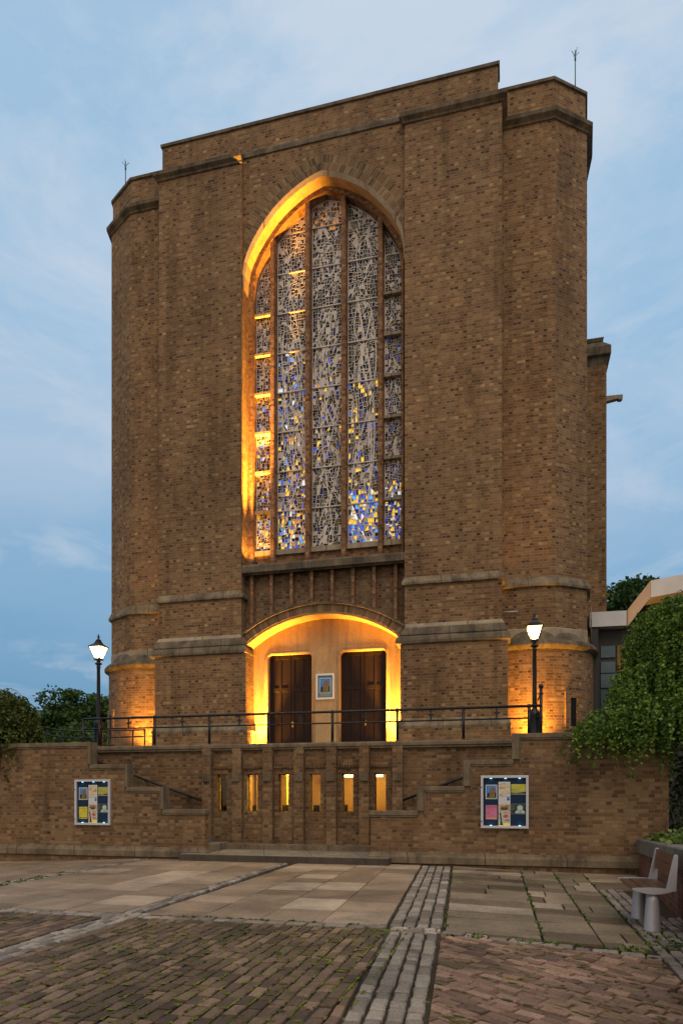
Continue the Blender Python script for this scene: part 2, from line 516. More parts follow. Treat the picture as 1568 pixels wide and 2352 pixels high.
M['red_brick'] = brick_mat('planter_brick', [(0, (0.08, 0.035, 0.025)), (0.5, (0.16, 0.062, 0.04)), (1, (0.22, 0.10, 0.065))], (0.19, 0.13, 0.09), seed=15.0)
M['stone'] = stone_mat('pale_stone', (0.36, 0.30, 0.215), (0.17, 0.135, 0.095), 1.2, joints=1.9)
M['stone_dark'] = stone_mat('weathered_stone', (0.175, 0.140, 0.098), (0.065, 0.054, 0.039), 2.2, stain=0.85, joints=1.3, bump=0.6)
M['stone_string'] = stone_mat('string_stone', (0.26, 0.205, 0.135), (0.105, 0.085, 0.06), 2.8, stain=0.85, joints=1.25, bump=0.7)
M['portal_stone'] = stone_mat('portal_stone', (0.47, 0.325, 0.165), (0.38, 0.255, 0.12), 1.1, bump=0.15)
M['tracery'] = stone_mat('tracery_concrete', (0.66, 0.61, 0.56), (0.54, 0.49, 0.445), 1.0, bump=0.2)
M['coping'] = stone_mat('coping_brick', (0.20, 0.155, 0.10), (0.085, 0.065, 0.045), 3.0, joints=0.115, bump=0.7)
M['step'] = stone_mat('step_stone', (0.26, 0.225, 0.17), (0.15, 0.125, 0.09), 1.5, joints=1.1)
M['stone_base'] = stone_mat('plinth_stone', (0.215, 0.165, 0.105), (0.105, 0.082, 0.054), 1.6, stain=0.9, joints=1.6, bump=0.6)
M['kerb'] = stone_mat('kerb_stone', (0.085, 0.07, 0.055), (0.05, 0.042, 0.034), 2.0)
M['iron'] = plain_mat('black_iron', (0.012, 0.012, 0.013), 0.45, 0.2)
M['copper'] = plain_mat('verdigris_rod', (0.03, 0.16, 0.17), 0.6)
M['door'] = plain_mat('dark_oak', (0.016, 0.008, 0.007), 0.75, 0, 0.3, 14, 0.2, spec=0.25)
M['brass'] = plain_mat('brass', (0.5, 0.32, 0.1), 0.35, 0.9)
M['white'] = plain_mat('white_paint', (0.74, 0.73, 0.74), 0.5, 0, 0.05)
M['alu'] = plain_mat('silver_frame', (0.55, 0.55, 0.58), 0.45, 0.25, 0.06)
M['navy'] = plain_mat('navy_felt', (0.002, 0.020, 0.055), 0.9, 0, 0.15, 40)
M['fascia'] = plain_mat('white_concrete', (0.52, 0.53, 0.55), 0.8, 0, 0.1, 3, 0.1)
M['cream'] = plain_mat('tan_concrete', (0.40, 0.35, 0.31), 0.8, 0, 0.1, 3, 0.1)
M['dark_frame'] = plain_mat('dark_frame', (0.02, 0.018, 0.016), 0.6)
M['concrete'] = stone_mat('planter_concrete', (0.20, 0.18, 0.15), (0.11, 0.098, 0.082), 2.5, bump=0.8)
M['teak'] = plain_mat('dark_slats', (0.10, 0.048, 0.028), 0.35, 0, 0.3, 9)
M['steel'] = plain_mat('bench_steel', (0.42, 0.42, 0.45), 0.45, 0.35, 0.06)
M['bark'] = plain_mat('bark', (0.10, 0.085, 0.065), 0.9, 0, 0.35, 12, 0.5)
M['dirt'] = paver_mat('joint_soil', [(0, (0.055, 0.045, 0.03)), (1, (0.075, 0.062, 0.042))], 0.95, 40)
M['moss_joint'] = paver_mat('mossy_joint', [(0, (0.045, 0.038, 0.026)), (1, (0.06, 0.05, 0.035))], 0.95, 40, (0.13, 0.155, 0.016), 0.95)
M['moss'] = paver_mat('moss', [(0, (0.07, 0.075, 0.012)), (0.6, (0.13, 0.135, 0.015)), (1, (0.20, 0.19, 0.02))], 0.95, 60)
M['slab'] = paver_mat('flagstone', [(0, (0.235, 0.165, 0.105)), (0.35, (0.286, 0.204, 0.132)), (0.7, (0.336, 0.246, 0.163)), (0.88, (0.429, 0.323, 0.224)), (1, (0.528, 0.407, 0.290))], 0.72, 38, spec=0.4)
M['slab_old'] = paver_mat('old_flagstone', [(0, (0.121, 0.087, 0.054)), (0.3, (0.190, 0.143, 0.092)), (0.65, (0.253, 0.193, 0.127)), (0.88, (0.333, 0.258, 0.178)), (1, (0.414, 0.325, 0.238))], 0.8, 30, (0.11, 0.11, 0.03), 0.35)
M['sett'] = paver_mat('granite_sett', [(0, (0.174, 0.146, 0.121)), (0.5, (0.273, 0.232, 0.193)), (1, (0.393, 0.338, 0.278))], 0.7, 45, bump=0.5)
M['paver'] = paver_mat('brown_paver', [(0, (0.090, 0.061, 0.041)), (0.35, (0.142, 0.092, 0.060)), (0.7, (0.193, 0.124, 0.081)), (1, (0.277, 0.179, 0.122))], 0.75, 45, (0.085, 0.085, 0.018), 0.6, 0.7)
M['paver_red'] = paver_mat('red_paver', [(0, (0.137, 0.085, 0.058)), (0.4, (0.215, 0.131, 0.090)), (0.75, (0.272, 0.166, 0.114)), (1, (0.359, 0.228, 0.165))], 0.8, 40, (0.10, 0.105, 0.03), 0.25, 0.6)
M['lawn'] = plain_mat('grass_ground', (0.05, 0.075, 0.02), 0.95, 0, 0.3, 3)
M['roofing'] = plain_mat('roof_felt', (0.10, 0.095, 0.09), 0.9)
M['terrace'] = stone_mat('terrace_paving', (0.26, 0.22, 0.17), (0.18, 0.15, 0.11), 1.0)
M['ochre'] = plain_mat('ochre_paint', (0.62, 0.40, 0.07), 0.8)
M['brown_wood'] = plain_mat('brown_panel', (0.22, 0.12, 0.025), 0.7)
M['glass_dark'] = plain_mat('leaded_glass', (0.012, 0.012, 0.014), 0.5, 0, 0.3, spec=0.1)
def leaf_mat(name, stops, trans=0.25):
    m, t, p = new_mat(name); N = NT(t)
    at_ = N.n('ShaderNodeAttribute', attribute_name='rnd')
    c_ = N.ramp(at_.outputs['Fac'], stops)
    N.l(c_, p.inputs['Base Color']); p.inputs['Roughness'].default_value = 0.55
    p.inputs['Specular IOR Level'].default_value = 0.3
    tr = N.n('ShaderNodeBsdfTranslucent'); N.l(c_, tr.inputs['Color'])
    ms = N.n('ShaderNodeMixShader'); ms.inputs[0].default_value = trans
    o_ = [q for q in t.nodes if q.type == 'OUTPUT_MATERIAL'][0]
    N.l(p.outputs[0], ms.inputs[1]); N.l(tr.outputs[0], ms.inputs[2]); N.l(ms.outputs[0], o_.inputs['Surface'])
    return m
M['leaf_birch'] = leaf_mat('birch_leaf', [(0, (0.036, 0.085, 0.018)), (0.45, (0.088, 0.171, 0.027)), (0.8, (0.167, 0.258, 0.038)), (1, (0.314, 0.381, 0.060))])
M['leaf_willow'] = leaf_mat('shrub_leaf', [(0, (0.028, 0.049, 0.010)), (0.5, (0.070, 0.101, 0.018)), (1, (0.168, 0.189, 0.036))])
M['leaf_far'] = leaf_mat('tree_leaf', [(0, (0.020, 0.049, 0.014)), (0.5, (0.049, 0.102, 0.020)), (1, (0.104, 0.169, 0.031))])
M['leaf_ivy'] = leaf_mat('ivy_leaf', [(0, (0.03, 0.07, 0.012)), (0.5, (0.09, 0.15, 0.02)), (1, (0.2, 0.24, 0.05))])

def pane_mat():
    m, t, p = new_mat('window_pane'); N = NT(t)
    t.nodes.remove(p)
    tr = N.n('ShaderNodeBsdfTransparent'); tr.inputs[0].default_value = (0.92, 0.92, 0.9, 1)
    gl = N.n('ShaderNodeBsdfGlossy'); gl.inputs['Roughness'].default_value = 0.03
    fr = N.n('ShaderNodeFresnel'); fr.inputs[0].default_value = 1.5
    ms = N.n('ShaderNodeMixShader')
    o_ = [q for q in t.nodes if q.type == 'OUTPUT_MATERIAL'][0]
    N.l(fr.outputs[0], ms.inputs[0]); N.l(tr.outputs[0], ms.inputs[1]); N.l(gl.outputs[0], ms.inputs[2]); N.l(ms.outputs[0], o_.inputs['Surface'])
    return m
M['pane'] = pane_mat()
M['bluish_glass'] = plain_mat('bluish_glass', (0.06, 0.10, 0.12), 0.12, 0, 0.2, 2)
M['lamp_glow'] = emit_mat('lantern_glow', (1.0, 0.74, 0.38), 40.0)
M['flood_glow'] = emit_mat('flood_glow', (1.0, 0.62, 0.2), 14.0)
M['tube_glow'] = emit_mat('ceiling_light_glow', (1.0, 0.8, 0.4), 9.0)
M['led'] = emit_mat('led_glow', (0.35, 0.9, 1.0), 2.0)

def lamp(name, kind, loc, energy, col, parent, size=0.1, spot=None, target=None, blend=0.6):
    l_ = bpy.data.lights.new(name, kind)
    l_.energy = energy; l_.color = col
    if kind in ('POINT', 'SPOT'): l_.shadow_soft_size = size
    if kind == 'SPOT': l_.spot_size = spot; l_.spot_blend = blend
    if kind == 'AREA': l_.size = size
    o = bpy.data.objects.new(name, l_); COL.objects.link(o)
    o.location = loc
    if target is not None:
        d = Vector(target) - Vector(loc)
        o.rotation_euler = d.to_track_quat('-Z', 'Y').to_euler()
    if parent is not None:
        o.parent = parent; o.matrix_parent_inverse = wm(parent).inverted()
    return o
ORANGE = (1.0, 0.43, 0.045)

# ================================================================== the church front
XC = -5.12
church = thing('church', 'tall brown brick church front with a pointed stained glass window and two dark doors', 'church', (XC, 19.0, 2.5))

# ---- turrets (chamfered corner towers on round bases)
def turret(front, diag, back, side, cx, cyl_y, rad, dome):
    """front: inner x and corner x; polygon given left to right"""
    if side > 0:
        path = [(-0.30, 19.03), (front, 19.03), diag, back, (back[0] - 0.1, 22.0)]
        poly = path + [(-0.30, 22.0)]
        vis = [(-0.17, 19.03)] + path[1:]
    else:
        path = [(back[0] + 0.1, 22.0), back, diag, (front, 19.03), (-9.95, 19.03)]
        poly = path + [(-9.95, 22.0)]
        vis = path[:-1] + [(-10.08, 19.03)]
    mb = MB(); mb.prism(poly, 5.6, 19.9)
    o = mb.build('turret', M['brick'], church)
    mb = MB(); mb.sweep(vis, [(0.0, 7.05), (0.085, 7.07), (0.09, 7.13), (0.0, 7.33)])
    mb.build('string_course', M['stone_string'], o)
    mb = MB(); mb.sweep(vis, [(0.0, 19.50), (0.04, 19.51), (0.05, 19.56), (0.14, 19.63), (0.15, 19.73), (0.0, 19.87)])
    mb.build('cornice', M['stone_dark'], o)
    mb = MB()
    ins = inset(poly, 0.04)
    mb.prism(ins, 19.9, 20.58)
    pr = mb.build('parapet', M['brick'], o)
    mb = MB(); iv = [p for p in ins]
    k = [(p[0], p[1]) for p in (ins[:-1] if side > 0 else ins[:-1])]
    mb.sweep(k, [(0.0, 20.56), (0.05, 20.58), (0.05, 20.66), (0.0, 20.71)])
    mb.prism(inset(ins, -0.0) or ins, 20.58, 20.705)
    mb.build('coping', M['stone_dark'], pr)
    # broach band of pale stone and the round base under it
    mb = MB(); mb.sweep(vis, [(0.0, 5.55), (0.012, 5.55), (0.012, 5.93), (0.0, 5.96)])
    mb.build('broach', M['stone'], o)
    mb = MB()
    mb.revolve(cx, cyl_y, [(rad, 2.4), (rad, 5.40)], 48, pi * 0.98, pi * 2.02)
    base = mb.build('round_base', M['brick'], o)
    mb = MB()
    mb.revolve(cx, cyl_y, [(rad, 5.36), (rad + 0.05, 5.37), (rad + 0.06, 5.41), (rad + 0.13, 5.43), (rad + 0.14, 5.49), (rad + 0.10, 5.55), (rad + 0.05, 5.60), (dome + 0.04, 5.615), (dome + 0.02, 5.63), (dome, 5.70), (dome - 0.03, 5.79), (dome - 0.075, 5.87), (dome - 0.12, 5.925), (dome - 0.3, 5.965)], 48, pi * 0.98, pi * 2.02)
    mb.build('moulding', M['stone_dark'], base)
    return o, base
turR, baseR = turret(1.17, (2.06, 19.68), (2.15, 20.6), 1, 0.607, 20.55, 1.70, 1.63)
turL, baseL = turret(-11.43, (-12.46, 19.63), (-12.75, 20.7), -1, -11.13, 20.55, 1.70, 1.585)

def slit(base, cx, cy, rad, ang, z0, z1, name='slit_window'):
    """narrow window in a stepped brick surround on the round base"""
    mb = MB()
    W = 0.105
    r0 = rad - 0.02
    # local box frame: x tangent, y outward
    def bx(x0, x1, y0, y1, z0_, z1_, mi):
        m2 = MB(); m2.box(x0, x1, -y1, -y0, z0_, z1_)
        b = len(mb.v)
        for p in m2.v:
            px_, py_ = p[0], -p[1]
            rr = r0 + py_
            mb.v.append((cx + rr * cos(ang) - px_ * sin(ang), cy + rr * sin(ang) + px_ * cos(ang), p[2]))
        for f_ in m2.f:
            idx = [b + i for i in f_]
            P = [mb.v[i] for i in idx]
            mb.face(P, mi, None, 0.5, False, idx)
    for s in (-1, 1):
        xa, xb = sorted((s * W, s * (W + 0.17)))
        bx(xa, xb, -0.06, 0.055, z0 - 0.1, z1, 0)
    bx(-W - 0.17, W + 0.17, -0.06, 0.055, z1, z1 + 0.17, 0)
    bx(-W, W, -0.05, 0.06, z0 - 0.1, z0, 0)
    o = mb.build(name, M['brick'], base)
    mb2 = MB()
    b0 = mb; mb_ = mb2
    def q(x_, y_, z_): 
        rr = r0 + y_
        return (cx + rr * cos(ang) - x_ * sin(ang), cy + rr * sin(ang) + x_ * cos(ang), z_)
    mb2.face([q(-W, 0.022, z0), q(W, 0.022, z0), q(W, 0.022, z1), q(-W, 0.022, z1)])
    for k in range(1, 4):
        zz = z0 + (z1 - z0) * k / 4
        mb2.face([q(-W, 0.026, zz - 0.006), q(W, 0.026, zz - 0.006), q(W, 0.026, zz + 0.006), q(-W, 0.026, zz + 0.006)])
    mb2.build('pane', M['glass_dark'], o)
slit(baseR, 0.607, 20.55, 1.70, atan2(-1.34, 1.05), 3.30, 4.07)
slit(baseL, -11.13, 20.55, 1.70, atan2(-1.30, -1.12), 3.15, 3.98)

def rod(x, y, z0, z1, par):
    mb = MB(); mb.tube([(x, y, z0), (x, y, z1)], 0.016, 6)
    for a in range(4):
        an = a * pi / 2 + 0.4
        mb.tube([(x, y, z1 - 0.16), (x + 0.11 * cos(an), y + 0.11 * sin(an), z1 - 0.03)], 0.008, 5)
    mb.tube([(x, y, z1 - 0.28), (x, y, z1 - 0.14)], 0.026, 6)
    mb.build('lightning_rod', M['copper'], par)
rod(-12.03, 19.75, 20.6, 21.95, turL)
rod(1.76, 19.75, 20.6, 21.95, turR)

# ---- flat buttresses either side of the window
def buttress(x0, x1, lx0, lx1, in_left):
    ya, yb = (19.1, 18.72)
    mb = MB(); mb.box(x0, x1, 18.35, 19.32, 5.45, 19.93, skip='d')
    o = mb.build('buttress', M['brick'], church)
    pl = [(x0, 18.74 if in_left else 19.06), (x0, 18.35), (x1, 18.35), (x1, 19.06 if in_left else 18.74)]
    mb = MB(); mb.sweep(pl, [(0.0, 7.12), (0.07, 7.14), (0.075, 7.20), (0.0, 7.36)])
    mb.build('string_course', M['stone_string'], o)
    pt = [(x0, 18.40), (x0, 18.35), (x1, 18.35), (x1, 19.06)] if in_left else [(x0, 19.06), (x0, 18.35), (x1 + 0.03, 18.35)]
    mb = MB(); mb.sweep(pt, [(0.0, 19.62), (0.04, 19.63), (0.05, 19.68), (0.13, 19.74), (0.14, 19.84), (0.0, 19.98)])
    mb.box(x0 + 0.002, x1 - 0.002, 18.352, 18.6, 19.9, 19.975)
    mb.build('cornice', M['stone_dark'], o)
    # weathered offset, wider lower stage, plinth
    mb = MB(); mb.sweep(pl, [(0.0, 5.50), (0.17, 5.50), (0.215, 5.53), (0.22, 5.60), (0.19, 5.68), (0.15, 5.735), (0.11, 5.74), (0.11, 5.765), (0.135, 5.77), (0.125, 5.82), (0.10, 5.89), (0.07, 5.955), (0.05, 5.975)])
    mo = mb.build('moulding', M['stone_dark'], o)
    mb = MB(); mb.sweep(pl, [(0.05, 5.975), (0.052, 5.99), (0.0, 6.09)], caps=False)
    mb.build('weathering', M['stone'], o)
    mb = MB(); mb.box(lx0, lx1, 18.2, 19.0, 2.4, 5.52, skip='d')
    p2 = [(lx0, 19.0), (lx0, 18.2), (lx1, 18.2), (lx1, 19.0)]
    mb.sweep(p2, [(0.0, 2.41), (0.065, 2.41), (0.065, 3.245), (0.0, 3.245)], caps=False)
    lo = mb.build('lower_stage', M['brick'], o)
    mb = MB(); mb.sweep(p2, [(0.0, 3.24), (0.07, 3.25), (0.08, 3.32), (0.0, 3.52)])
    mb.build('plinth', M['stone_string'], o)
    return o
butL = buttress(-10.07, -7.47, -10.12, -7.27, False)
butR = buttress(-2.75, -0.185, -2.84, -0.03, True)

# ---- centre wall with the arched opening
HALF = [(2.37, 16.10), (2.36, 16.5), (2.31, 16.88), (2.21, 17.15), (2.08, 17.42), (1.85, 17.76), (1.66, 17.99), (1.46, 18.21), (1.27, 18.38), (1.07, 18.53), (0.87, 18.66), (0.66, 18.78), (0.45, 18.88), (0.22, 18.96), (0.0, 19.02)]
ARC = [(XC - a, b) for a, b in HALF] + [(XC + a, b) for a, b in reversed(HALF[:-1])]
OUTER = [(XC - 2.37, 8.05)] + ARC + [(XC + 2.37, 8.05)]
def voff(pts, ds):
    a = offset_line(pts, 1.0)
    return [(p[0] + (q[0] - p[0]) * d, p[1] + (q[1] - p[1]) * d) for p, q, d in zip(pts, a, ds)]
na = len(ARC)
rim_d = [0.035] + [0.035 + 0.075 * min(1.0, i / 4, (na - 1 - i) / 4) for i in range(na)] + [0.035]
O1 = voff(OUTER, rim_d)
O2 = offset_line(O1, 0.14)
mb = MB()
for i in range(na - 1):
    a, b = ARC[i], ARC[i + 1]
    mb.face([(a[0], 18.5, a[1]), (b[0], 18.5, b[1]), (b[0], 18.5, 19.95), (a[0], 18.5, 19.95)])
mb.box(-7.6, XC - 2.37, 18.502, 18.9, 15.5, 19.95)
mb.box(XC + 2.37, -2.6, 18.502, 18.9, 15.5, 19.95)
mb.box(-10.0, -0.25, 19.33, 33.0, 2.4, 19.97)
mb.box(-10.0, -0.25, 18.9, 19.33, 19.2, 19.97)
mb.build('wall', M['brick'], church)
mb = MB()
for i in range(na - 1):                                    # ring of brick voussoirs round the arch
    a, b = ARC[i], ARC[i + 1]
    A2, B2 = offset_line(ARC, -0.46)[i], offset_line(ARC, -0.46)[i + 1]
    if max(abs(A2[0] - XC), abs(B2[0] - XC)) > 2.36:
        k = lambda p, q: (max(min(q[0], XC + 2.345), XC - 2.345), q[1])
        A2, B2 = k(a, A2), k(b, B2)
    L0 = sum(sqrt((ARC[j+1][0]-ARC[j][0])**2 + (ARC[j+1][1]-ARC[j][1])**2) for j in range(i))
    L1 = L0 + sqrt((b[0]-a[0])**2 + (b[1]-a[1])**2)
    mb.face([(a[0], 18.495, a[1]), (b[0], 18.495, b[1]), (B2[0], 18.495, B2[1]), (A2[0], 18.495, A2[1])], 0, [(L0, 0.0), (L1, 0.0), (L1, 0.45), (L0, 0.45)])
M['ring'] = brick_mat('arch_ring_brick', [(0, (0.10, 0.064, 0.038)), (0.5, (0.19, 0.12, 0.066)), (1, (0.25, 0.165, 0.09))], MORT, rowh=0.23, bw=0.075, header_only=True, seed=21.0)
mb.build('arch_ring', M['ring'], church)
# parapet over everything
mb = MB(); mb.box(-10.04, -0.29, 18.5, 18.95, 19.951, 20.78)
par = mb.build('parapet', M['brick'], church)
mb = MB(); mb.sweep([(-10.04, 18.95), (-10.04, 18.5), (-0.29, 18.5), (-0.29, 18.95)], [(0.0, 20.76), (0.04, 20.77), (0.045, 20.85), (-0.2, 20.90)])
mb.build('coping', M['stone_dark'], par)
mb = MB(); mb.sweep([(-7.46, 18.5), (-2.76, 18.5)], [(0.0, 19.86), (0.035, 19.87), (0.04, 19.99), (0.0, 20.06)])
mb.build('string_course', M['stone_dark'], par)

# ---- the great window
win = MB()
for i in range(len(O1) - 1):                               # second order: front face and its reveal, brick
    a, b, c_, d_ = O1[i], O1[i + 1], O2[i + 1], O2[i]
    win.face([(a[0], 18.85, a[1]), (b[0], 18.85, b[1]), (c_[0], 18.85, c_[1]), (d_[0], 18.85, d_[1])], 0)
    L = sqrt((c_[0]-d_[0])**2 + (c_[1]-d_[1])**2)
    z0 = d_[1] + c_[1]
    uv = [(0, d_[1]), (0, c_[1]), (0.36, c_[1]), (0.36, d_[1])]
    win.face([(d_[0], 18.85, d_[1]), (c_[0], 18.85, c_[1]), (c_[0], 19.21, c_[1]), (d_[0], 19.21, d_[1])], 0, uv)
gw = win.build('stained_glass_window', M['mullion_brick'], church)
mb = MB()
for i in range(1, len(O1) - 2):
    a, b = OUTER[i], OUTER[i + 1]; c_, d_ = O1[i + 1], O1[i]
    mb.face([(a[0], 18.47, a[1]), (b[0], 18.47, b[1]), (c_[0], 18.52, c_[1]), (d_[0], 18.52, d_[1])], 0, None, 0.5, True)
    mb.face([(a[0], 18.47, a[1]), (b[0], 18.47, b[1]), (b[0], 18.52, b[1]), (a[0], 18.52, a[1])], 0)
mb.build('arch_rim', M['stone'], gw)
mb = MB()
for i in range(1, len(O1) - 2):
    c_, d_ = O1[i + 1], O1[i]
    mb.face([(d_[0], 18.52, d_[1]), (c_[0], 18.52, c_[1]), (c_[0], 18.85, c_[1]), (d_[0], 18.85, d_[1])], 0)
mb.build('arch_soffit', M['portal_stone'], gw)
for i in (0, len(O1) - 2):
    mb = MB()
    c_, d_ = O1[i + 1], O1[i]
    uv = [(0, d_[1]), (0, c_[1]), (0.5, c_[1]), (0.5, d_[1])]
    mb.face([(d_[0], 18.36, d_[1]), (c_[0], 18.36, c_[1]), (c_[0], 18.85, c_[1]), (d_[0], 18.85, d_[1])], 0, uv)
    mb.build('jamb', M['brick'], gw)

def ztop(x):
    for i in range(len(O2) - 1):
        a, b = O2[i], O2[i + 1]
        if min(a[0], b[0]) <= x <= max(a[0], b[0]) and abs(a[0] - b[0]) > 1e-6 and min(a[1], b[1]) > 15:
            return a[1] + (b[1] - a[1]) * (x - a[0]) / (b[0] - a[0])
    return 16.0
MX = [XC - 1.60, XC - 0.535, XC + 0.535, XC + 1.60]
for x_ in MX:
    zt = max(ztop(x_ - 0.06), ztop(x_ + 0.06)) + 0.05
    mb = MB()
    mb.prism([(x_ - 0.055, 18.87), (x_ + 0.055, 18.87), (x_ + 0.075, 18.92), (x_ + 0.075, 19.2), (x_ - 0.075, 19.2), (x_ - 0.075, 18.92)], 8.06, zt)
    mb.build('mullion', M['mullion_brick'], gw)

LANC = [(O2[0][0], MX[0] - 0.075), (MX[0] + 0.075, MX[1] - 0.075), (MX[1] + 0.075, MX[2] - 0.075), (MX[2] + 0.075, MX[3] - 0.075), (MX[3] + 0.075, O2[-1][0])]
ROW0, ROWH = 8.68, 1.165
gm = {}
def glass(name, col, e=0.0, rough=0.12):
    m, t, p = new_mat(name)
    p.inputs['Base Color'].default_value = (*col, 1); p.inputs['Roughness'].default_value = rough; p.inputs['Specular IOR Level'].default_value = 0.2
    if e:
        p.inputs['Emission Color'].default_value = (*col, 1); p.inputs['Emission Strength'].default_value = e
    return m
GL = [glass('dark_glass', (0.016, 0.018, 0.026)), glass('slate_glass', (0.035, 0.045, 0.065)), glass('blue_glass', (0.012, 0.028, 0.16)),
      glass('amber_glass', (0.20, 0.11, 0.015)), glass('rust_glass', (0.16, 0.045, 0.012)), glass('olive_glass', (0.10, 0.09, 0.02)),
      glass('lit_blue_glass', (0.02, 0.12, 0.75), 0.55), glass('lit_sky_glass', (0.10, 0.38, 0.85), 0.8), glass('lit_yellow_glass', (0.95, 0.60, 0.06), 0.75),
      glass('lit_orange_glass', (0.8, 0.30, 0.04), 0.5), glass('lit_white_glass', (0.85, 0.9, 1.0), 0.6), glass('deep_blue_glass', (0.01, 0.03, 0.30), 0.35)]
RG = random.Random(5)
def pane_colour(li, x, z):
    k = (z - 8.6) / 10.0
    q = RG.random()
    if li == 3 and z < 10.15:
        if q < 0.30: return 8
        if q < 0.48: return 6
        if q < 0.64: return 7
        if q < 0.74: return 10
        if q < 0.88: return 11
        return 0
    if li == 4 and z < 10.4:
        return RG.choice((8, 8, 11, 6, 3, 11, 2, 0, 10))
    if li == 1 and z < 9.7:
        return RG.choice((7, 6, 6, 8, 8, 11, 10, 1, 0, 9, 2))
    if li == 1 and z < 14.6:
        lit = 0.34 - 0.2 * k
        if q < lit: return RG.choice((6, 6, 7, 11, 11, 8, 8, 9, 10))
        return RG.choice((0, 0, 1, 2, 2, 11, 1, 3))
    if li == 0 and z < 13.2:
        if q < 0.30: return RG.choice((11, 6, 10, 8, 8, 11, 7))
        return RG.choice((0, 0, 1, 2, 4))
    if li == 2 and 11.0 < z < 14.2:
        if q < 0.28: return RG.choice((9, 3, 3, 8, 4, 6, 11))
        return RG.choice((0, 0, 1, 2, 3, 4))
    if li == 2:
        if z > 17.9: return RG.choice((3, 4, 4, 3, 0, 9))
        return RG.choice((0, 0, 0, 1, 2, 1, 5, 3 if q < .3 else 0))
    if li == 3 and z < 13.4:
        if q < 0.24: return RG.choice((8, 3, 3, 8, 6))
        return RG.choice((0, 0, 1, 2, 2, 3, 5, 11))
    if li == 4 and z < 15:
        return RG.choice((0, 1, 2, 2, 3, 3, 0, 11))
    if z > 17.3: return RG.choice((3, 4, 0, 5, 0, 1))
    return RG.choice((0, 0, 1, 1, 2, 0, 5))
def subdivide(poly, foc, level, target, out):
    a = area(poly)
    if a < target * (0.55 + 0.9 * RG.random()) or level > 9:
        out.append(poly); return
    xs = [p[0] for p in poly]; ys = [p[1] for p in poly]
    cx = sum(xs) / len(xs); cy = sum(ys) / len(ys)
    wx, wy = max(xs) - min(xs), max(ys) - min(ys)
    px_ = cx + (RG.random() - 0.5) * wx * 0.35; py_ = cy + (RG.random() - 0.5) * wy * 0.35
    q = RG.random()
    if level < 2 and foc and q < 0.8:
        d = (px_ - foc[0] + (RG.random() - .5) * .1, py_ - foc[1])
    elif wx > wy * 0.75: d = ((RG.random() - 0.5) * 0.28, 1.0) if q < 0.86 else (RG.random() - 0.5, 0.5)
    else: d = (1.0, (RG.random() - 0.5) * 0.4) if q < 0.82 else (0.6, 1.0 * RG.choice((-1, 1)))
    b = (px_ + d[0], py_ + d[1])
    for pp in (clip(poly, (px_, py_), b), clip(poly, b, (px_, py_))):
        pp = clean(pp)
        if len(pp) >= 3 and area(pp) > 2e-4: subdivide(pp, foc, level + 1, target, out)
ARCIN = [p for p in O2[1:-1]]
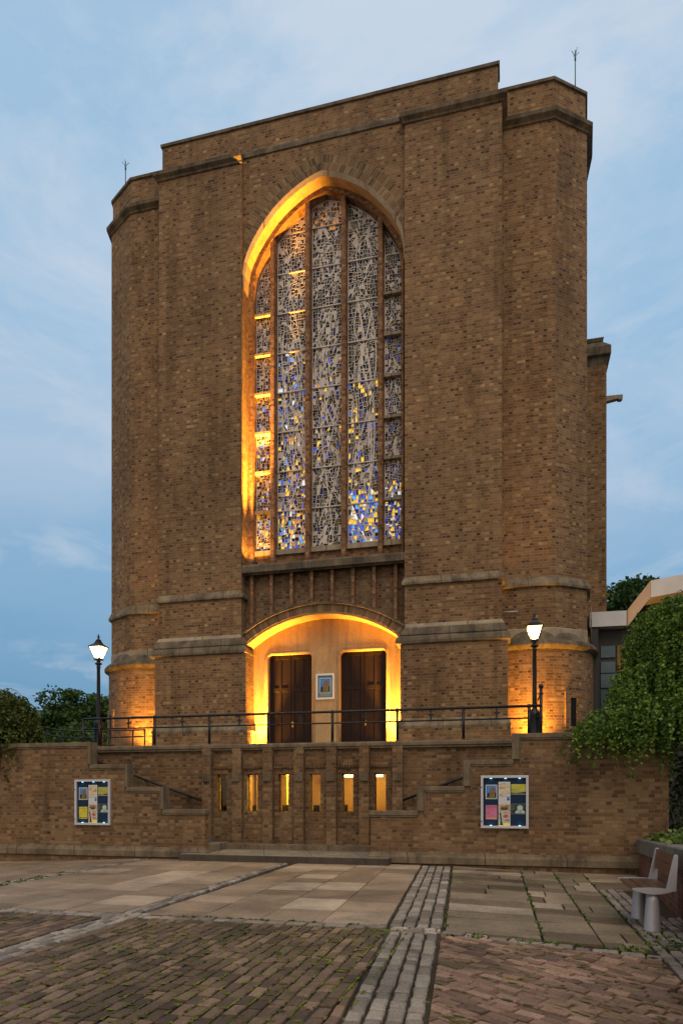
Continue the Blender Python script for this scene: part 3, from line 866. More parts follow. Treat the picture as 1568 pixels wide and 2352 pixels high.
for li, (xa, xb) in enumerate(LANC):
    tr = MB(); gp = MB()
    narrow = li in (0, 4)
    r = 0
    while ROW0 + r * ROWH < 18.9:
        z0 = ROW0 + r * ROWH; z1 = z0 + ROWH
        poly = [(xa, z0), (xb, z0), (xb, z1), (xa, z1)]
        for i in range(len(ARCIN) - 1):
            poly = clip(poly, ARCIN[i + 1], ARCIN[i])
            if len(poly) < 3: break
        poly = clean(poly) if len(poly) >= 3 else poly
        if len(poly) < 3 or area(poly) < 0.01:
            r += 1; continue
        foc = (xa + (xb - xa) * (0.2 + 0.6 * RG.random()), z0 + ROWH * (RG.random() * 1.4 - 0.2)) if RG.random() < 0.8 else None
        cells = []
        inner = inset(poly, 0.014)
        if inner is None:
            cells = [poly]
        else:
            # frame of the panel
            for i in range(len(poly)):
                j = (i + 1) % len(poly)
                tr.face([(poly[i][0], 19.15, poly[i][1]), (poly[j][0], 19.15, poly[j][1]), (inner[j][0], 19.15, inner[j][1]), (inner[i][0], 19.15, inner[i][1])])
            subdivide(inner, foc, 0, 0.0125 if not narrow else 0.0095, cells)
        for c_ in cells:
            q = RG.random()
            d = 0.0035 + 0.008 * RG.random() ** 2
            if r > 5 and not narrow: d += 0.002
            if q < 0.05: d += 0.018
            inn = inset(c_, d)
            if inn is None or area(inn) < 6e-4:
                inn = inset(c_, 0.005)
            if inn is None or area(inn) < 3e-4 or (q > 0.965 and li != 3):
                tr.face([(p[0], 19.15, p[1]) for p in c_]); continue
            for i in range(len(c_)):
                j = (i + 1) % len(c_)
                tr.face([(c_[i][0], 19.15, c_[i][1]), (c_[j][0], 19.15, c_[j][1]), (inn[j][0], 19.15, inn[j][1]), (inn[i][0], 19.15, inn[i][1])])
                tr.face([(inn[i][0], 19.15, inn[i][1]), (inn[j][0], 19.15, inn[j][1]), (inn[j][0], 19.18, inn[j][1]), (inn[i][0], 19.18, inn[i][1])])
            cxm = sum(p[0] for p in inn) / len(inn); czm = sum(p[1] for p in inn) / len(inn)
            gp.face([(p[0], 19.178, p[1]) for p in inn], pane_colour(li, cxm, czm))
        r += 1
    if not narrow:                                          # long sweeping bars that tie the panels together
        xm_, hw_ = (xa + xb) / 2, (xb - xa) / 2 - 0.03
        for kk in range(7):
            amp, ph, per, wd = hw_ * (0.35 + 0.6 * RG.random()), RG.random() * 6.3, 2.2 + 2.6 * RG.random(), 0.012 + 0.014 * RG.random()
            zlo, zhi = 8.8 + RG.random() * 4, 13.5 + RG.random() * 3.2
            pv = None
            for q_ in range(61):
                zz = zlo + (zhi - zlo) * q_ / 60
                xx = xm_ + amp * sin(zz / per * 2 * pi / 2.4 + ph)
                if pv: tr.face([(pv[0] - wd, 19.146, pv[1]), (pv[0] + wd, 19.146, pv[1]), (xx + wd, 19.146, zz), (xx - wd, 19.146, zz)])
                pv = (xx, zz)
        for (zc0, rx, rz_) in ((11.25, 0.30, 0.34), (15.0, 0.26, 0.6), (17.0, 0.2, 0.5)) if li != 1 else ((12.2, 0.3, 0.5), (16.0, 0.3, 0.35)):
            for q_ in range(28):
                a0, a1 = 2 * pi * q_ / 28, 2 * pi * (q_ + 1) / 28
                tr.face([(xm_ + rx * cos(a0), 19.145, zc0 + rz_ * sin(a0)), (xm_ + rx * cos(a1), 19.145, zc0 + rz_ * sin(a1)), (xm_ + (rx + .028) * cos(a1), 19.145, zc0 + (rz_ + .028) * sin(a1)), (xm_ + (rx + .028) * cos(a0), 19.145, zc0 + (rz_ + .028) * sin(a0))])
    to = tr.build('tracery', M['tracery'], gw)
    gp.build('leaded_pane', GL, gw)
    # sill, brick apron, transoms
    s1, s2 = xa, xb
    mb = MB(); mb.box(s1, s2, 19.02, 19.2, 8.53, 8.68)
    mb.build('sill', M['stone'], gw)
    mb = MB(); mb.box(s1, s2, 19.10, 19.2, 8.06, 8.53)
    mb.build('apron', M['mullion_brick'], gw)
    for r in range(1, 9):
        z = ROW0 + r * ROWH
        if z > min(ztop(xa + 0.05) if li < 3 else 99, ztop(xb - 0.05) if li > 1 else 99): continue
        mb = MB()
        if narrow: mb.box(s1, s2, 19.02, 19.15, z - 0.045, z + 0.03)
        else: mb.box(s1, s2, 19.12, 19.15, z - 0.02, z + 0.012)
        mb.build('transom', M['stone'] if narrow else M['tracery'], gw)
# ledge under the window
mb = MB(); mb.sweep([(-7.465, 18.46), (-2.755, 18.46)], [(-0.02, 7.80), (0.0, 7.82), (0.09, 7.85), (0.10, 8.02), (0.06, 8.08), (-0.75, 8.10)], caps=False)
mb.build('window_ledge', M['stone_dark'], church)

# ---- ribbed panel between window and porch
def porch_top(x):
    d = (x + 5.08)
    return 2.915 + sqrt(max(0.0, (3.585 + 0.2) ** 2 - d * d))
mb = MB()
for i in range(24):
    xa_, xb_ = -7.5 + 4.78 * i / 24, -7.5 + 4.78 * (i + 1) / 24
    mb.face([(xa_, 18.72, porch_top(xa_)), (xb_, 18.72, porch_top(xb_)), (xb_, 18.72, 7.86), (xa_, 18.72, 7.86)])
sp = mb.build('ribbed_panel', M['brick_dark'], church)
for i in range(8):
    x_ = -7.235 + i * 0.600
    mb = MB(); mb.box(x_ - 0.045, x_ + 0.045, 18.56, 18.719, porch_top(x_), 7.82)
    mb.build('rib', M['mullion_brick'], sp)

# ---- porch arch
PCX, PR, PCZ = -5.08, 3.585, 2.915
def arc_band(mb, r0, r1, y0, y1, xlim, n=44, mi=0, back=False):
    a_ = math.asin(min(1, xlim / r0)); pts = []
    for i in range(n + 1):
        t_ = -a_ + 2 * a_ * i / n
        pts.append((sin(t_), cos(t_), t_ * r0))
    for i in range(n):
        (s0, c0, L0), (s1, c1, L1) = pts[i], pts[i + 1]
        a = (PCX + r0*s0, PCZ + r0*c0); b = (PCX + r0*s1, PCZ + r0*c1); c_ = (PCX + r1*s1, PCZ + r1*c1); d = (PCX + r1*s0, PCZ + r1*c0)
        mb.face([(a[0], y0, a[1]), (b[0], y0, b[1]), (c_[0], y0, c_[1]), (d[0], y0, d[1])], mi, [(L0, 0.01), (L1, 0.01), (L1, 0.29), (L0, 0.29)])
        mb.face([(a[0], y0, a[1]), (b[0], y0, b[1]), (b[0], y1, b[1]), (a[0], y1, a[1])], mi, [(L0, 0), (L1, 0), (L1, y1-y0), (L0, y1-y0)])
        mb.face([(d[0], y0, d[1]), (c_[0], y0, c_[1]), (c_[0], y1, c_[1]), (d[0], y1, d[1])], mi, [(L0, 0), (L1, 0), (L1, y1-y0), (L0, y1-y0)])
    for k in (0, n):
        s0, c0, L0 = pts[k]
        mb.face([(PCX + r0*s0, y0, PCZ + r0*c0), (PCX + r1*s0, y0, PCZ + r1*c0), (PCX + r1*s0, y1, PCZ + r1*c0), (PCX + r0*s0, y1, PCZ + r0*c0)], mi)
mb = MB(); arc_band(mb, PR + 0.055, PR + 0.275, 18.25, 18.73, 2.29)
pa = mb.build('porch_arch', M['soldier'], church)
mb = MB(); arc_band(mb, PR + 0.275, PR + 0.335, 18.19, 18.73, 2.32)
mb.build('hood_mould', M['stone_dark'], pa)
mb = MB(); arc_band(mb, PR, PR + 0.055, 18.28, 18.83, 2.21)
mb.build('arch_soffit', M['portal_stone'], pa)
# stone wall of the porch with two round-cornered door openings
DOORS = [(-6.83, -5.50), (-4.67, -3.34)]
DT, DR = 5.55, 0.14
def door_outline(x0, x1, g=0.0):
    x0 -= g; x1 += g; zt = DT + g; r_ = DR + g
    pts = [(x0, 2.5)]
    for i in range(7):
        a = pi - i * pi / 12
        pts.append((x0 + r_ + r_ * cos(a), zt - r_ + r_ * sin(a)))
    for i in range(7):
        a = pi / 2 - i * pi / 12
        pts.append((x1 - r_ + r_ * cos(a), zt - r_ + r_ * sin(a)))
    pts.append((x1, 2.5))
    return pts
mb = MB()
def wq(x0, z0a, z0b, x1, zt=6.62): mb.face([(x0, 18.82, z0a), (x1, 18.82, z0b), (x1, 18.82, zt), (x0, 18.82, zt)])
wq(-7.35, 2.4, 2.4, DOORS[0][0]); wq(DOORS[0][1], 2.4, 2.4, DOORS[1][0]); wq(DOORS[1][1], 2.4, 2.4, -2.78)
for (x0, x1) in DOORS:
    ol = door_outline(x0, x1)
    for i in range(1, len(ol) - 2):
        if ol[i + 1][0] - ol[i][0] > 1e-5: wq(ol[i][0], ol[i][1], ol[i + 1][1], ol[i + 1][0])
    for i in range(len(ol) - 1):
        a, b = ol[i], ol[i + 1]
        mb.face([(a[0], 18.82, a[1]), (b[0], 18.82, b[1]), (b[0], 18.99, b[1]), (a[0], 18.99, a[1])])
pw = mb.build('porch_wall', M['portal_stone'], church)
for (x0, x1) in DOORS:
    mb = MB()
    for g, rr in ((0.03, 0.022), (0.085, 0.014)):
        mb.tube([(p[0], 18.825, p[1]) for p in door_outline(x0, x1, g)], rr, 6)
    mb.build('door_surround', M['portal_stone'], pw)
for k, (x0, x1) in enumerate(DOORS):
    mb = MB(); mb.box(x0 - 0.02, x1 + 0.02, 18.985, 19.03, 2.5, DT + 0.02)
    d = mb.build('door', M['door'], church)
    xm = (x0 + x1) / 2
    for (a, b) in ((x0, xm - 0.006), (xm + 0.006, x1)):
        lf = MB(); wd = 0.075
        mid = (a + b) / 2
        for (p, q) in ((a + 0.01, a + 0.01 + wd), (mid - wd / 2, mid + wd / 2), (b - wd, b)):
            lf.box(p, q, 18.966, 18.984, 2.5, DT - 0.005)
        for (z0, z1) in ((2.5, 2.72), (4.48, 4.60), (DT - 0.12, DT - 0.005)):
            for (p, q) in ((a + 0.01 + wd, mid - wd / 2), (mid + wd / 2, b - wd)):
                lf.box(p, q, 18.967, 18.984, z0, z1)
        lf.build('door_leaf', M['door'], d, 0.006, 1)
    mb = MB(); s = -1 if k == 1 else 1
    mb.tube([(xm + 0.05, 18.95, 3.52), (xm + 0.05, 18.89, 3.52), (xm - 0.06, 18.89, 3.52)], 0.012, 6)
    mb.box(xm + 0.025, xm + 0.075, 18.943, 18.952, 3.44, 3.60)
    mb.build('handle', M['brass'], d)

# ---- wing buttress far behind on the right, with stone spouts
mb = MB(); mb.box(-0.2, 3.12, 24.0, 27.0, 2.0, 15.8)
wb = mb.build('rear_buttress', M['brick'], church)
mb = MB(); mb.sweep([(-0.1, 24.0), (3.12, 24.0), (3.12, 27.0)], [(0.0, 15.70), (0.03, 15.88), (0.05, 15.94), (0.13, 16.00), (0.13, 16.26), (-0.12, 16.56)])
mb.sweep([(-0.1, 24.12), (3.0, 24.12), (3.0, 27.0)], [(0.0, 16.54), (0.03, 16.57), (0.05, 16.68), (-0.3, 16.73)])
mb.build('cap', M['stone_dark'], wb)
def spout(x, y, z, dirx, L, par):
    mb = MB()
    prof = [(0, 0.12), (L, 0.10), (L, -0.02), (L - 0.04, -0.05), (L - 0.12, -0.05), (L - 0.16, -0.01), (0, -0.07)]
    P0 = [(x + dirx * a, y - 0.09, z + b) for a, b in prof]; P1 = [(x + dirx * a, y + 0.09, z + b) for a, b in prof]
    mb.face(P0); mb.face(list(reversed(P1)))
    for i in range(len(prof)):
        j = (i + 1) % len(prof); mb.face([P0[i], P0[j], P1[j], P1[i]])
    mb.build('water_spout', M['stone'], par)
spout(3.12, 24.4, 14.72, 1, 0.55, wb)
mb = MB(); mb.box(-13.3, -10.5, 24.0, 27.0, 2.0, 15.5)
wbl = mb.build('rear_buttress', M['brick'], church)
spout(-12.95, 21.3, 12.75, -1, 0.40, turL)

# iron downpipe stub bracket on the right turret
mb = MB(); mb.tube([(-0.17, 18.98, 6.42), (0.22, 18.98, 6.42)], 0.015, 6)
mb.build('bracket', M['alu'], turR)
mb = MB(); mb.tube([(2.17, 19.72, 5.6), (2.17, 19.72, 6.6), (2.20, 19.8, 6.68)], 0.018, 8)
mb.build('conduit', M['stone_string'], turR)

# ---- framed picture on the porch wall
pic = thing('picture_poster', 'white framed picture of the church hung between the two dark doors', 'poster', (-5.09, 18.82, 4.21))
PX0, PX1, PZ0, PZ1 = -5.365, -4.83, 4.20, 4.93
mb = MB(); t_ = 0.05
mb.box(PX0, PX1, 18.775, 18.818, PZ1 - t_, PZ1); mb.box(PX0, PX1, 18.775, 18.818, PZ0, PZ0 + t_)
mb.box(PX0, PX0 + t_, 18.777, 18.818, PZ0 + t_, PZ1 - t_); mb.box(PX1 - t_, PX1, 18.777, 18.818, PZ0 + t_, PZ1 - t_)
mb.build('frame', M['white'], pic)
M['teal_paper'] = plain_mat('teal_paper', (0.03, 0.17, 0.24), 0.6); M['white_paper'] = plain_mat('white_paper', (0.7, 0.7, 0.68), 0.7, 0, 0.04)
M['sky_print'] = plain_mat('sky_print', (0.05, 0.22, 0.55), 0.5, 0, 0.4, 9); M['brick_print'] = plain_mat('brick_print', (0.18, 0.13, 0.09), 0.5, 0, 0.5, 20)
M['green_print'] = plain_mat('green_print', (0.10, 0.16, 0.03), 0.5, 0, 0.4, 30); M['grey_print'] = plain_mat('grey_print', (0.20, 0.27, 0.27), 0.5, 0, 0.1)
M['amber_print'] = plain_mat('amber_print', (0.22, 0.11, 0.012), 0.5, 0, 0.5, 20); M['dark_print'] = plain_mat('dark_print', (0.02, 0.014, 0.01), 0.5, 0, 0.5, 30)
def church_print(mb, x0, x1, y, z0, z1, mi0=1):
    """sky, church and lawn in three flat tones; indices mi0.. = sky, brick, lawn, amber, dark"""
    W, H = x1 - x0, z1 - z0
    P = lambda u, v, d: (x0 + u * W, y - d, z0 + v * H)
    q = lambda pts, d, mi: mb.face([P(u, v, d) for u, v in pts], mi)
    q([(0, 0), (1, 0), (1, 1), (0, 1)], 0.0, mi0)
    q([(0, 0), (1, 0), (1, .13), (0, .13)], 0.0006, mi0 + 2)
    q([(.25, .12), (.95, .12), (.9, .78), (.72, .88), (.38, .84), (.32, .6)], 0.0004, mi0 + 1)
    q([(.05, .12), (.3, .12), (.34, .42), (.12, .45)], 0.0008, mi0 + 4)
    q([(.8, .12), (.98, .12), (.96, .4), (.82, .5)], 0.0008, mi0 + 4)
    q([(.46, .13), (.68, .13), (.66, .55), (.57, .68), (.48, .55)], 0.0010, mi0 + 3)
mb = MB(); mb.box(PX0 + t_, PX1 - t_, 18.795, 18.815, PZ0 + t_, PZ1 - t_, 0)
mb.build('mount', M['teal_paper'], pic)
mb = MB()
mb.box(PX0 + 0.1, PX1 - 0.1, 18.790, 18.7945, PZ0 + 0.17, PZ1 - 0.12, 0)
church_print(mb, PX0 + 0.115, PX1 - 0.115, 18.789, PZ0 + 0.185, PZ1 - 0.135)
mb.build('print', [M['white_paper'], M['sky_print'], M['brick_print'], M['green_print'], M['amber_print'], M['dark_print']], pic)
mb = MB(); mb.box(PX0 + 0.1, PX1 - 0.1, 18.790, 18.7945, PZ0 + 0.075, PZ0 + 0.155, 0)
mb.build('caption_panel', M['grey_print'], pic)

# ================================================================== ground
def zg(x, y):
    z = 0.0
    if x < -8.0: z -= 0.175 * min(1.0, (-8.0 - x) / 4.2)
    if x > -1.2: z -= 0.088 * min(1.0, (x + 1.2) / 2.7)
    return z
mb = MB()
xs = [-900, -60, -30, -20] + [-16 + i * 1.0 for i in range(28)] + [20, 40, 900]
ys = [-60, -10] + [1.0 + i * 1.0 for i in range(15)]
for i in range(len(xs) - 1):
    for j in range(len(ys) - 1):
        q = [(xs[i], ys[j]), (xs[i+1], ys[j]), (xs[i+1], ys[j+1]), (xs[i], ys[j+1])]
        mb.face([(p[0], p[1], zg(*p) - 0.035) for p in q], 0, None, 0.5)
# (the sheet carries on to the horizon, a little lower, behind the walls)
mb.face([(-900, 15.0, -0.25), (900, 15.0, -0.25), (900, 1200, -0.25), (-900, 1200, -0.25)], 0, None, 0.5)
struct(mb.build('ground', M['dirt']))
mb = MB()
mb.face([(-6.0 - 4, 0.5, -0.0), (-1.2, 0.5, -0.0), (-1.2, 7.5, -0.0), (-10.0, 7.5, -0.0)], 0, None, 0.5)
for v in mb.v: pass
mb.v = [(p[0], p[1], zg(p[0], p[1]) - 0.006) for p in mb.v]
struct(mb.build('joint_moss', M['moss_joint']))

def stone_block(mb, poly, h, bev, rn, tilt=0.0, mi=0, base=-0.03):
    """a single paving unit: chamfered top on a ccw polygon, following the fall of the ground"""
    poly = clean(poly, 2e-3)
    if len(poly) < 3 or area(poly) < 4e-4: return
    ins = inset(poly, bev)
    if ins is None: return
    cx = sum(p[0] for p in poly) / len(poly); cy = sum(p[1] for p in poly) / len(poly)
    tx, ty = (RP.random() - 0.5) * tilt, (RP.random() - 0.5) * tilt
    f = lambda p, dz: (p[0], p[1], zg(*p) + dz + (p[0] - cx) * tx + (p[1] - cy) * ty)
    n = len(poly); b = len(mb.v)
    P = [f(p, h) for p in ins] + [f(p, h - bev * 0.9) for p in poly] + [f(p, base) for p in poly]
    mb.v.extend(P)
    mb.face(P[:n], mi, None, rn, False, [b + k for k in range(n)])
    for i in range(n):
        j = (i + 1) % n
        mb.face([P[n+i], P[n+j], P[j], P[i]], mi, None, rn, False, [b+n+i, b+n+j, b+j, b+i])
        mb.face([P[2*n+i], P[2*n+j], P[n+j], P[n+i]], mi, None, rn, False, [b+2*n+i, b+2*n+j, b+n+j, b+n+i])
RP = random.Random(23)

def setts(mb, p0, p1, rows, roww, lmin, lmax, bow=0.0, gap=0.022):
    """rows of granite setts along the line p0 -> p1"""
    p0, p1 = Vector(p0), Vector(p1)
    L = (p1 - p0).length; d = (p1 - p0) / L; nrm = Vector((-d.y, d.x))
    for r in range(rows):
        o = (r - (rows - 1) / 2) * roww
        t = RP.random() * 0.05
        while t < L - 0.04:
            l_ = min(lmin + (lmax - lmin) * RP.random(), L - t)
            w_ = roww - gap - RP.random() * 0.012
            j = [(RP.random() - 0.5) * 0.016 for _ in range(8)]
            a = p0 + d * (t + j[0]) + nrm * (o - w_/2 + j[1]); b = p0 + d * (t + l_ - gap + j[2]) + nrm * (o - w_/2 + j[3])
            c_ = p0 + d * (t + l_ - gap + j[4]) + nrm * (o + w_/2 + j[5]); e_ = p0 + d * (t + j[6]) + nrm * (o + w_/2 + j[7])
            stone_block(mb, [tuple(a), tuple(b), tuple(c_), tuple(e_)], RP.random() * 0.012 + 0.004, 0.014, RP.random(), 0.10)
            t += l_
mb = MB()
SX = lambda y: -0.81 - (y - 4.4) * 0.0665                  # centre of the right strip
setts(mb, (SX(1.0), 1.0), (SX(7.42), 7.42), 4, 0.135, 0.10, 0.22)
setts(mb, (SX(7.66), 7.66), (SX(14.15), 14.15), 4, 0.150, 0.10, 0.22)
setts(mb, (-4.62, 1.0), (-4.58, 7.35), 3, 0.12, 0.12, 0.24)
setts(mb, (-4.61, 7.7), (-4.72, 14.0), 2, 0.105, 0.12, 0.24)
setts(mb, (-8.19, 7.7), (-8.19, 14.2), 2, 0.16, 0.12, 0.24)
setts(mb, (-12.0, 7.5), (-4.85, 7.52), 2, 0.13, 0.12, 0.24)
setts(mb, (-4.85, 7.52), (-4.3, 7.52), 3, 0.12, 0.10, 0.2)
setts(mb, (-4.3, 7.5), (SX(7.5) - 0.3, 7.56), 1, 0.17, 0.16, 0.28)
setts(mb, (SX(7.5) - 0.3, 7.54), (SX(7.5) + 0.3, 7.54), 2, 0.12, 0.12, 0.22)
setts(mb, (SX(7.5) + 0.3, 7.52), (1.45, 7.12), 1, 0.16, 0.16, 0.27)
setts(mb, (1.62, 1.0), (1.62, 12.0), 3, 0.13, 0.12, 0.24)
setts(mb, (2.0, 1.0), (2.0, 9.5), 3, 0.12, 0.12, 0.24)
struct(mb.build('cobble_strip', M['sett']))

def slabs(mb, xl, xr, y0, y1, ncol, lmin, lmax, gap, h, tilt):
    for c_ in range(ncol):
        y = y0 + RP.random() * 0.02
        first = True
        while y < y1 - 0.06:
            l_ = (lmin + (lmax - lmin) * RP.random()) * (0.4 + 0.6 * RP.random() if first else 1); first = False
            ye = min(y + l_, y1)
            if y1 - ye < 0.22: ye = y1
            f = lambda k, yy: xl(yy) + (xr(yy) - xl(yy)) * k / ncol
            j = lambda: (RP.random() - 0.5) * 0.012
            split = lmax > 0.95 and RP.random() < 0.0
            poly = [(f(c_, y) + gap/2 + j(), y + gap/2), (f(c_+1, y) - gap/2 + j(), y + gap/2 + j()), (f(c_+1, ye) - gap/2 + j(), ye - gap/2), (f(c_, ye) + gap/2 + j(), ye - gap/2 + j())]
            stone_block(mb, poly, h + (RP.random() - 0.5) * 0.006, 0.005, RP.random(), tilt)
            y = ye
mb = MB()
slabs(mb, lambda y: -8.0, lambda y: -4.76, 7.68, 14.3, 4, 0.55, 0.95, 0.012, 0.004, 0.006)
slabs(mb, lambda y: -4.42, lambda y: SX(y) - 0.33, 7.66, 14.3, 4, 0.55, 0.95, 0.012, 0.004, 0.006)
slabs(mb, lambda y: -12.6, lambda y: -8.38, 7.68, 14.3, 5, 0.55, 0.95, 0.012, 0.004, 0.006)
slabs(mb, lambda y: -17.2, lambda y: -12.65, 1.0, 14.3, 5, 0.6, 1.0, 0.012, 0.004, 0.006)
struct(mb.build('paving', M['slab']))
mb = MB()                                                   # the older, rougher flags on the right
def rough(xl, xr, y0, y1):
    y = y0
    while y < y1 - 0.05:
        h_ = 0.28 + 0.22 * RP.random() if RP.random() < 0.45 else 0.45 + 0.2 * RP.random()
        ye = min(y + h_, y1)
        if y1 - ye < 0.15: ye = y1
        cuts = [0.0]
        if RP.random() < 0.45: cuts.append(0.3 + 0.4 * RP.random())
        cuts.append(1.0)
        for a, b in zip(cuts[:-1], cuts[1:]):
            f = lambda k, yy: xl(yy) + (xr(yy) - xl(yy)) * k
            j = lambda: (RP.random() - 0.5) * 0.035
            g = 0.011
            stone_block(mb, [(f(a, y) + g + j() * .3, y + g), (f(b, y) - g + j() * .3, y + g + j() * .6), (f(b, ye) - g + j() * .3, ye - g), (f(a, ye) + g + j() * .3, ye - g + j() * .6)], 0.004 + (RP.random() - 0.5) * 0.012, 0.007, RP.random(), 0.02)
        y = ye
e0 = lambda y: SX(y) + 0.33
e1 = lambda y: 0.35 - (y - 7.5) * 0.02; e2 = lambda y: 0.95 - (y - 7.5) * 0.015; e3 = lambda y: 1.41; e4 = lambda y: 2.4
yb = lambda x: 7.64
rough(e0, e1, 7.62, 14.3); rough(e1, e2, 7.50, 14.3); rough(e2, e3, 7.36, 14.3); rough(e3, e4, 12.0, 14.3)
struct(mb.build('flagstones', M['slab_old']))
mb = MB()                                                   # brown brick pavers in rows
def pavers(x0, x1f, y0, y1):
    x = x0
    while x < x1f(y0) + 0.2:
        y = y0 - RP.random() * 0.2
        while y < y1:
            l_ = 0.208 + RP.random() * 0.014
            wv = 0.108
            xo_ = (RP.random() - 0.5) * 0.008; x0_ = x; x = x + xo_
            poly = [(x + 0.006 + RP.random()*.005, max(y, y0)), (x + wv - RP.random()*.005, max(y, y0)), (x + wv - RP.random()*.005, min(y + l_ - 0.019, y1)), (x + 0.006 + RP.random()*.005, min(y + l_ - 0.019, y1))]
            x = x0_
            if poly[0][1] < y1 - 0.02:
                poly = clip(poly, (x1f(0.0), 0.0), (x1f(8.0), 8.0))
                if len(poly) >= 3 and area(poly) > 0.002:
                    stone_block(mb, poly, 0.004 + RP.random() * 0.010, 0.009, RP.random(), 0.12)
            y += l_
        x += 0.119
pavers(-4.40, lambda y: SX(y) - 0.29, 1.2, 7.40)
pavers(-9.2, lambda y: -4.80, 1.2, 7.36)
struct(mb.build('brick_paving', M['paver']))
mb = MB()                                                   # reddish pavers laid on the skew
ang = radians(-33); ca, sa = cos(ang), sin(ang)
x = -12
row = 0
lo = lambda y: SX(y) + 0.30
regs = [((SX(1.0) + 0.30, 1.0), (1.40, 1.0)), ((1.40, 1.0), (1.40, 7.05)), ((1.40, 7.05), (SX(7.42) + 0.30, 7.42)), ((SX(7.42) + 0.30, 7.42), (SX(1.0) + 0.30, 1.0))]
v_ = -9.0
while v_ < 9.0:
    u_ = -9.0 + RP.random() * 0.2
    while u_ < 9.0:
        l_ = 0.185 + RP.random() * 0.05
        jj = lambda: (RP.random() - 0.5) * 0.010
        q = [(u_ + 0.006 + jj(), v_ + 0.006 + jj()), (u_ + l_ - 0.009 + jj(), v_ + 0.006 + jj()), (u_ + l_ - 0.009 + jj(), v_ + 0.096 + jj()), (u_ + 0.006 + jj(), v_ + 0.096 + jj())]
        poly = [(0.5 + ca * a - sa * b, 4.2 + sa * a + ca * b) for a, b in q]
        if max(p[0] for p in poly) > -1.6 and min(p[0] for p in poly) < 1.6 and max(p[1] for p in poly) > 0.9 and min(p[1] for p in poly) < 7.6:
            for a, b in regs:
                poly = clip(poly, a, b)
                if len(poly) < 3: break
            if len(poly) >= 3: stone_block(mb, poly, 0.003 + RP.random() * 0.013, 0.008, RP.random(), 0.14)
        u_ += l_
    v_ += 0.104
struct(mb.build('herringbone_paving', M['paver_red']))
# moss along the joints of the brown pavers
mb = MB()
def moss_run(x, y0, y1, dens):
    y = y0
    while y < y1:
        n_ = sin(x * 3.1 + 1.0) * 0.25 + sin(y * 1.7 + x * 2.2) * 0.3 + sin(y * 5.3 - x * 4.0) * 0.2
        l_ = 0.03 + 0.09 * RP.random()
        if RP.random() < dens + n_ * 0.5:
            w_ = 0.005 + 0.010 * RP.random()
            a = (RP.random() - .5) * 0.008; z = zg(x, y) + 0.0145
            mb.face([(x - w_ + a, y, z - .004), (x + w_ + a, y + .01, z - .004), (x + w_ * .6, y + l_ * .5, z + .002), (x + w_ + a * .5, y + l_, z - .003), (x - w_ + a * .5, y + l_ - .01, z - .003), (x - w_ * .7, y + l_ * .5, z + .002)], 0, None, RP.random())
        y += l_ * 0.9
k = -4.40
while k < -1.0:
    f_ = min(1.0, max(0.0, (k + 4.3) / 1.6))
    moss_run(k + 0.002, 3.6, 7.4, 0.18 + 0.42 * f_)
    k += 0.119
k = -9.2
while k < -4.8:
    moss_run(k, 4.8, 7.35, 0.15); k += 0.119
for _ in range(420):                                        # cross joints and stray cushions
    x, y = -4.3 + RP.random() * 3.0, 3.8 + RP.random() * 3.6; r_ = 0.008 + 0.02 * RP.random(); z = zg(x, y) + 0.014
    mb.face([(x + r_ * 1.6 * cos(a_ * pi / 3), y + r_ * sin(a_ * pi / 3), z) for a_ in range(6)], 0, None, RP.random())
for _ in range(260):
    x, y = -0.6 + RP.random() * 2.0, 3.8 + RP.random() * 3.4; r_ = 0.006 + 0.018 * RP.random(); z = zg(x, y) + 0.015
    mb.face([(x + r_ * 2.2 * cos(a_ * pi / 3), y + r_ * 0.8 * sin(a_ * pi / 3) - r_ * cos(a_ * pi / 3), z) for a_ in range(6)], 0, None, RP.random())
struct(mb.build('moss', M['moss']), 'stuff')
# weeds in the joints
mb = MB()
RW = random.Random(3)
def tuft(x, y, s, n):
    z = zg(x, y)
    for _ in range(n):
        a = RW.random() * 2 * pi; r_ = s * RW.random(); px_, py_ = x + r_ * cos(a), y + r_ * sin(a) * 1.3
        h = s * (0.35 + 0.7 * RW.random()); d = RW.random() * 2 * pi; w_ = 0.010 + 0.012 * RW.random()
        tip = (px_ + cos(d) * s * 0.6, py_ + sin(d) * s * 0.6, z + h)
        mb.face([(px_ - w_ * sin(d), py_ + w_ * cos(d), z), (px_ + w_ * sin(d), py_ - w_ * cos(d), z), tip], 0, None, RW.random())
for _ in range(70):
    y = 7.7 + RW.random() * 6; k = RW.choice((e0, e1, e1, e2, e2, e3)); tuft(k(y) + (RW.random() - .5) * .02, y, 0.018 + 0.026 * RW.random(), 14)
for _ in range(26): tuft(-0.7 + 2.1 * RW.random(), 7.45 - RW.random() * 0.15, 0.02 + 0.03 * RW.random(), 14)
for _ in range(46):
    y = 9.0 + RW.random() * 2.6; tuft(-8.36 + RW.random() * 0.36, y, 0.02 + 0.025 * RW.random(), 14)
for _ in range(30): tuft(1.45 + RW.random() * 0.3, 7.4 + RW.random() * 1.2, 0.02 + 0.02 * RW.random(), 14)
for _ in range(30): tuft(-4.4 + RW.random() * 3.2, 7.62 + RW.random() * 0.05, 0.015 + 0.015 * RW.random(), 10)
struct(mb.build('weeds', M['leaf_ivy']), 'stuff')

# ---- step in front of the lower windows
mb = MB()
mb.box(-7.20, -2.43, 14.02, 14.34, -0.1, 0.148)
k = mb.build('kerb', M['kerb'], None, 0.012); struct(k)
mb = MB(); mb.box(-6.72, -2.9, 14.341, 15.9, -0.1, 0.150)
struct(mb.build('platform', M['step']))
# the paved top of the kerb
mb = MB(); mb.box(-7.195, -2.435, 14.03, 14.339, 0.10, 0.1505)
struct(mb.build('step_top', M['step']))

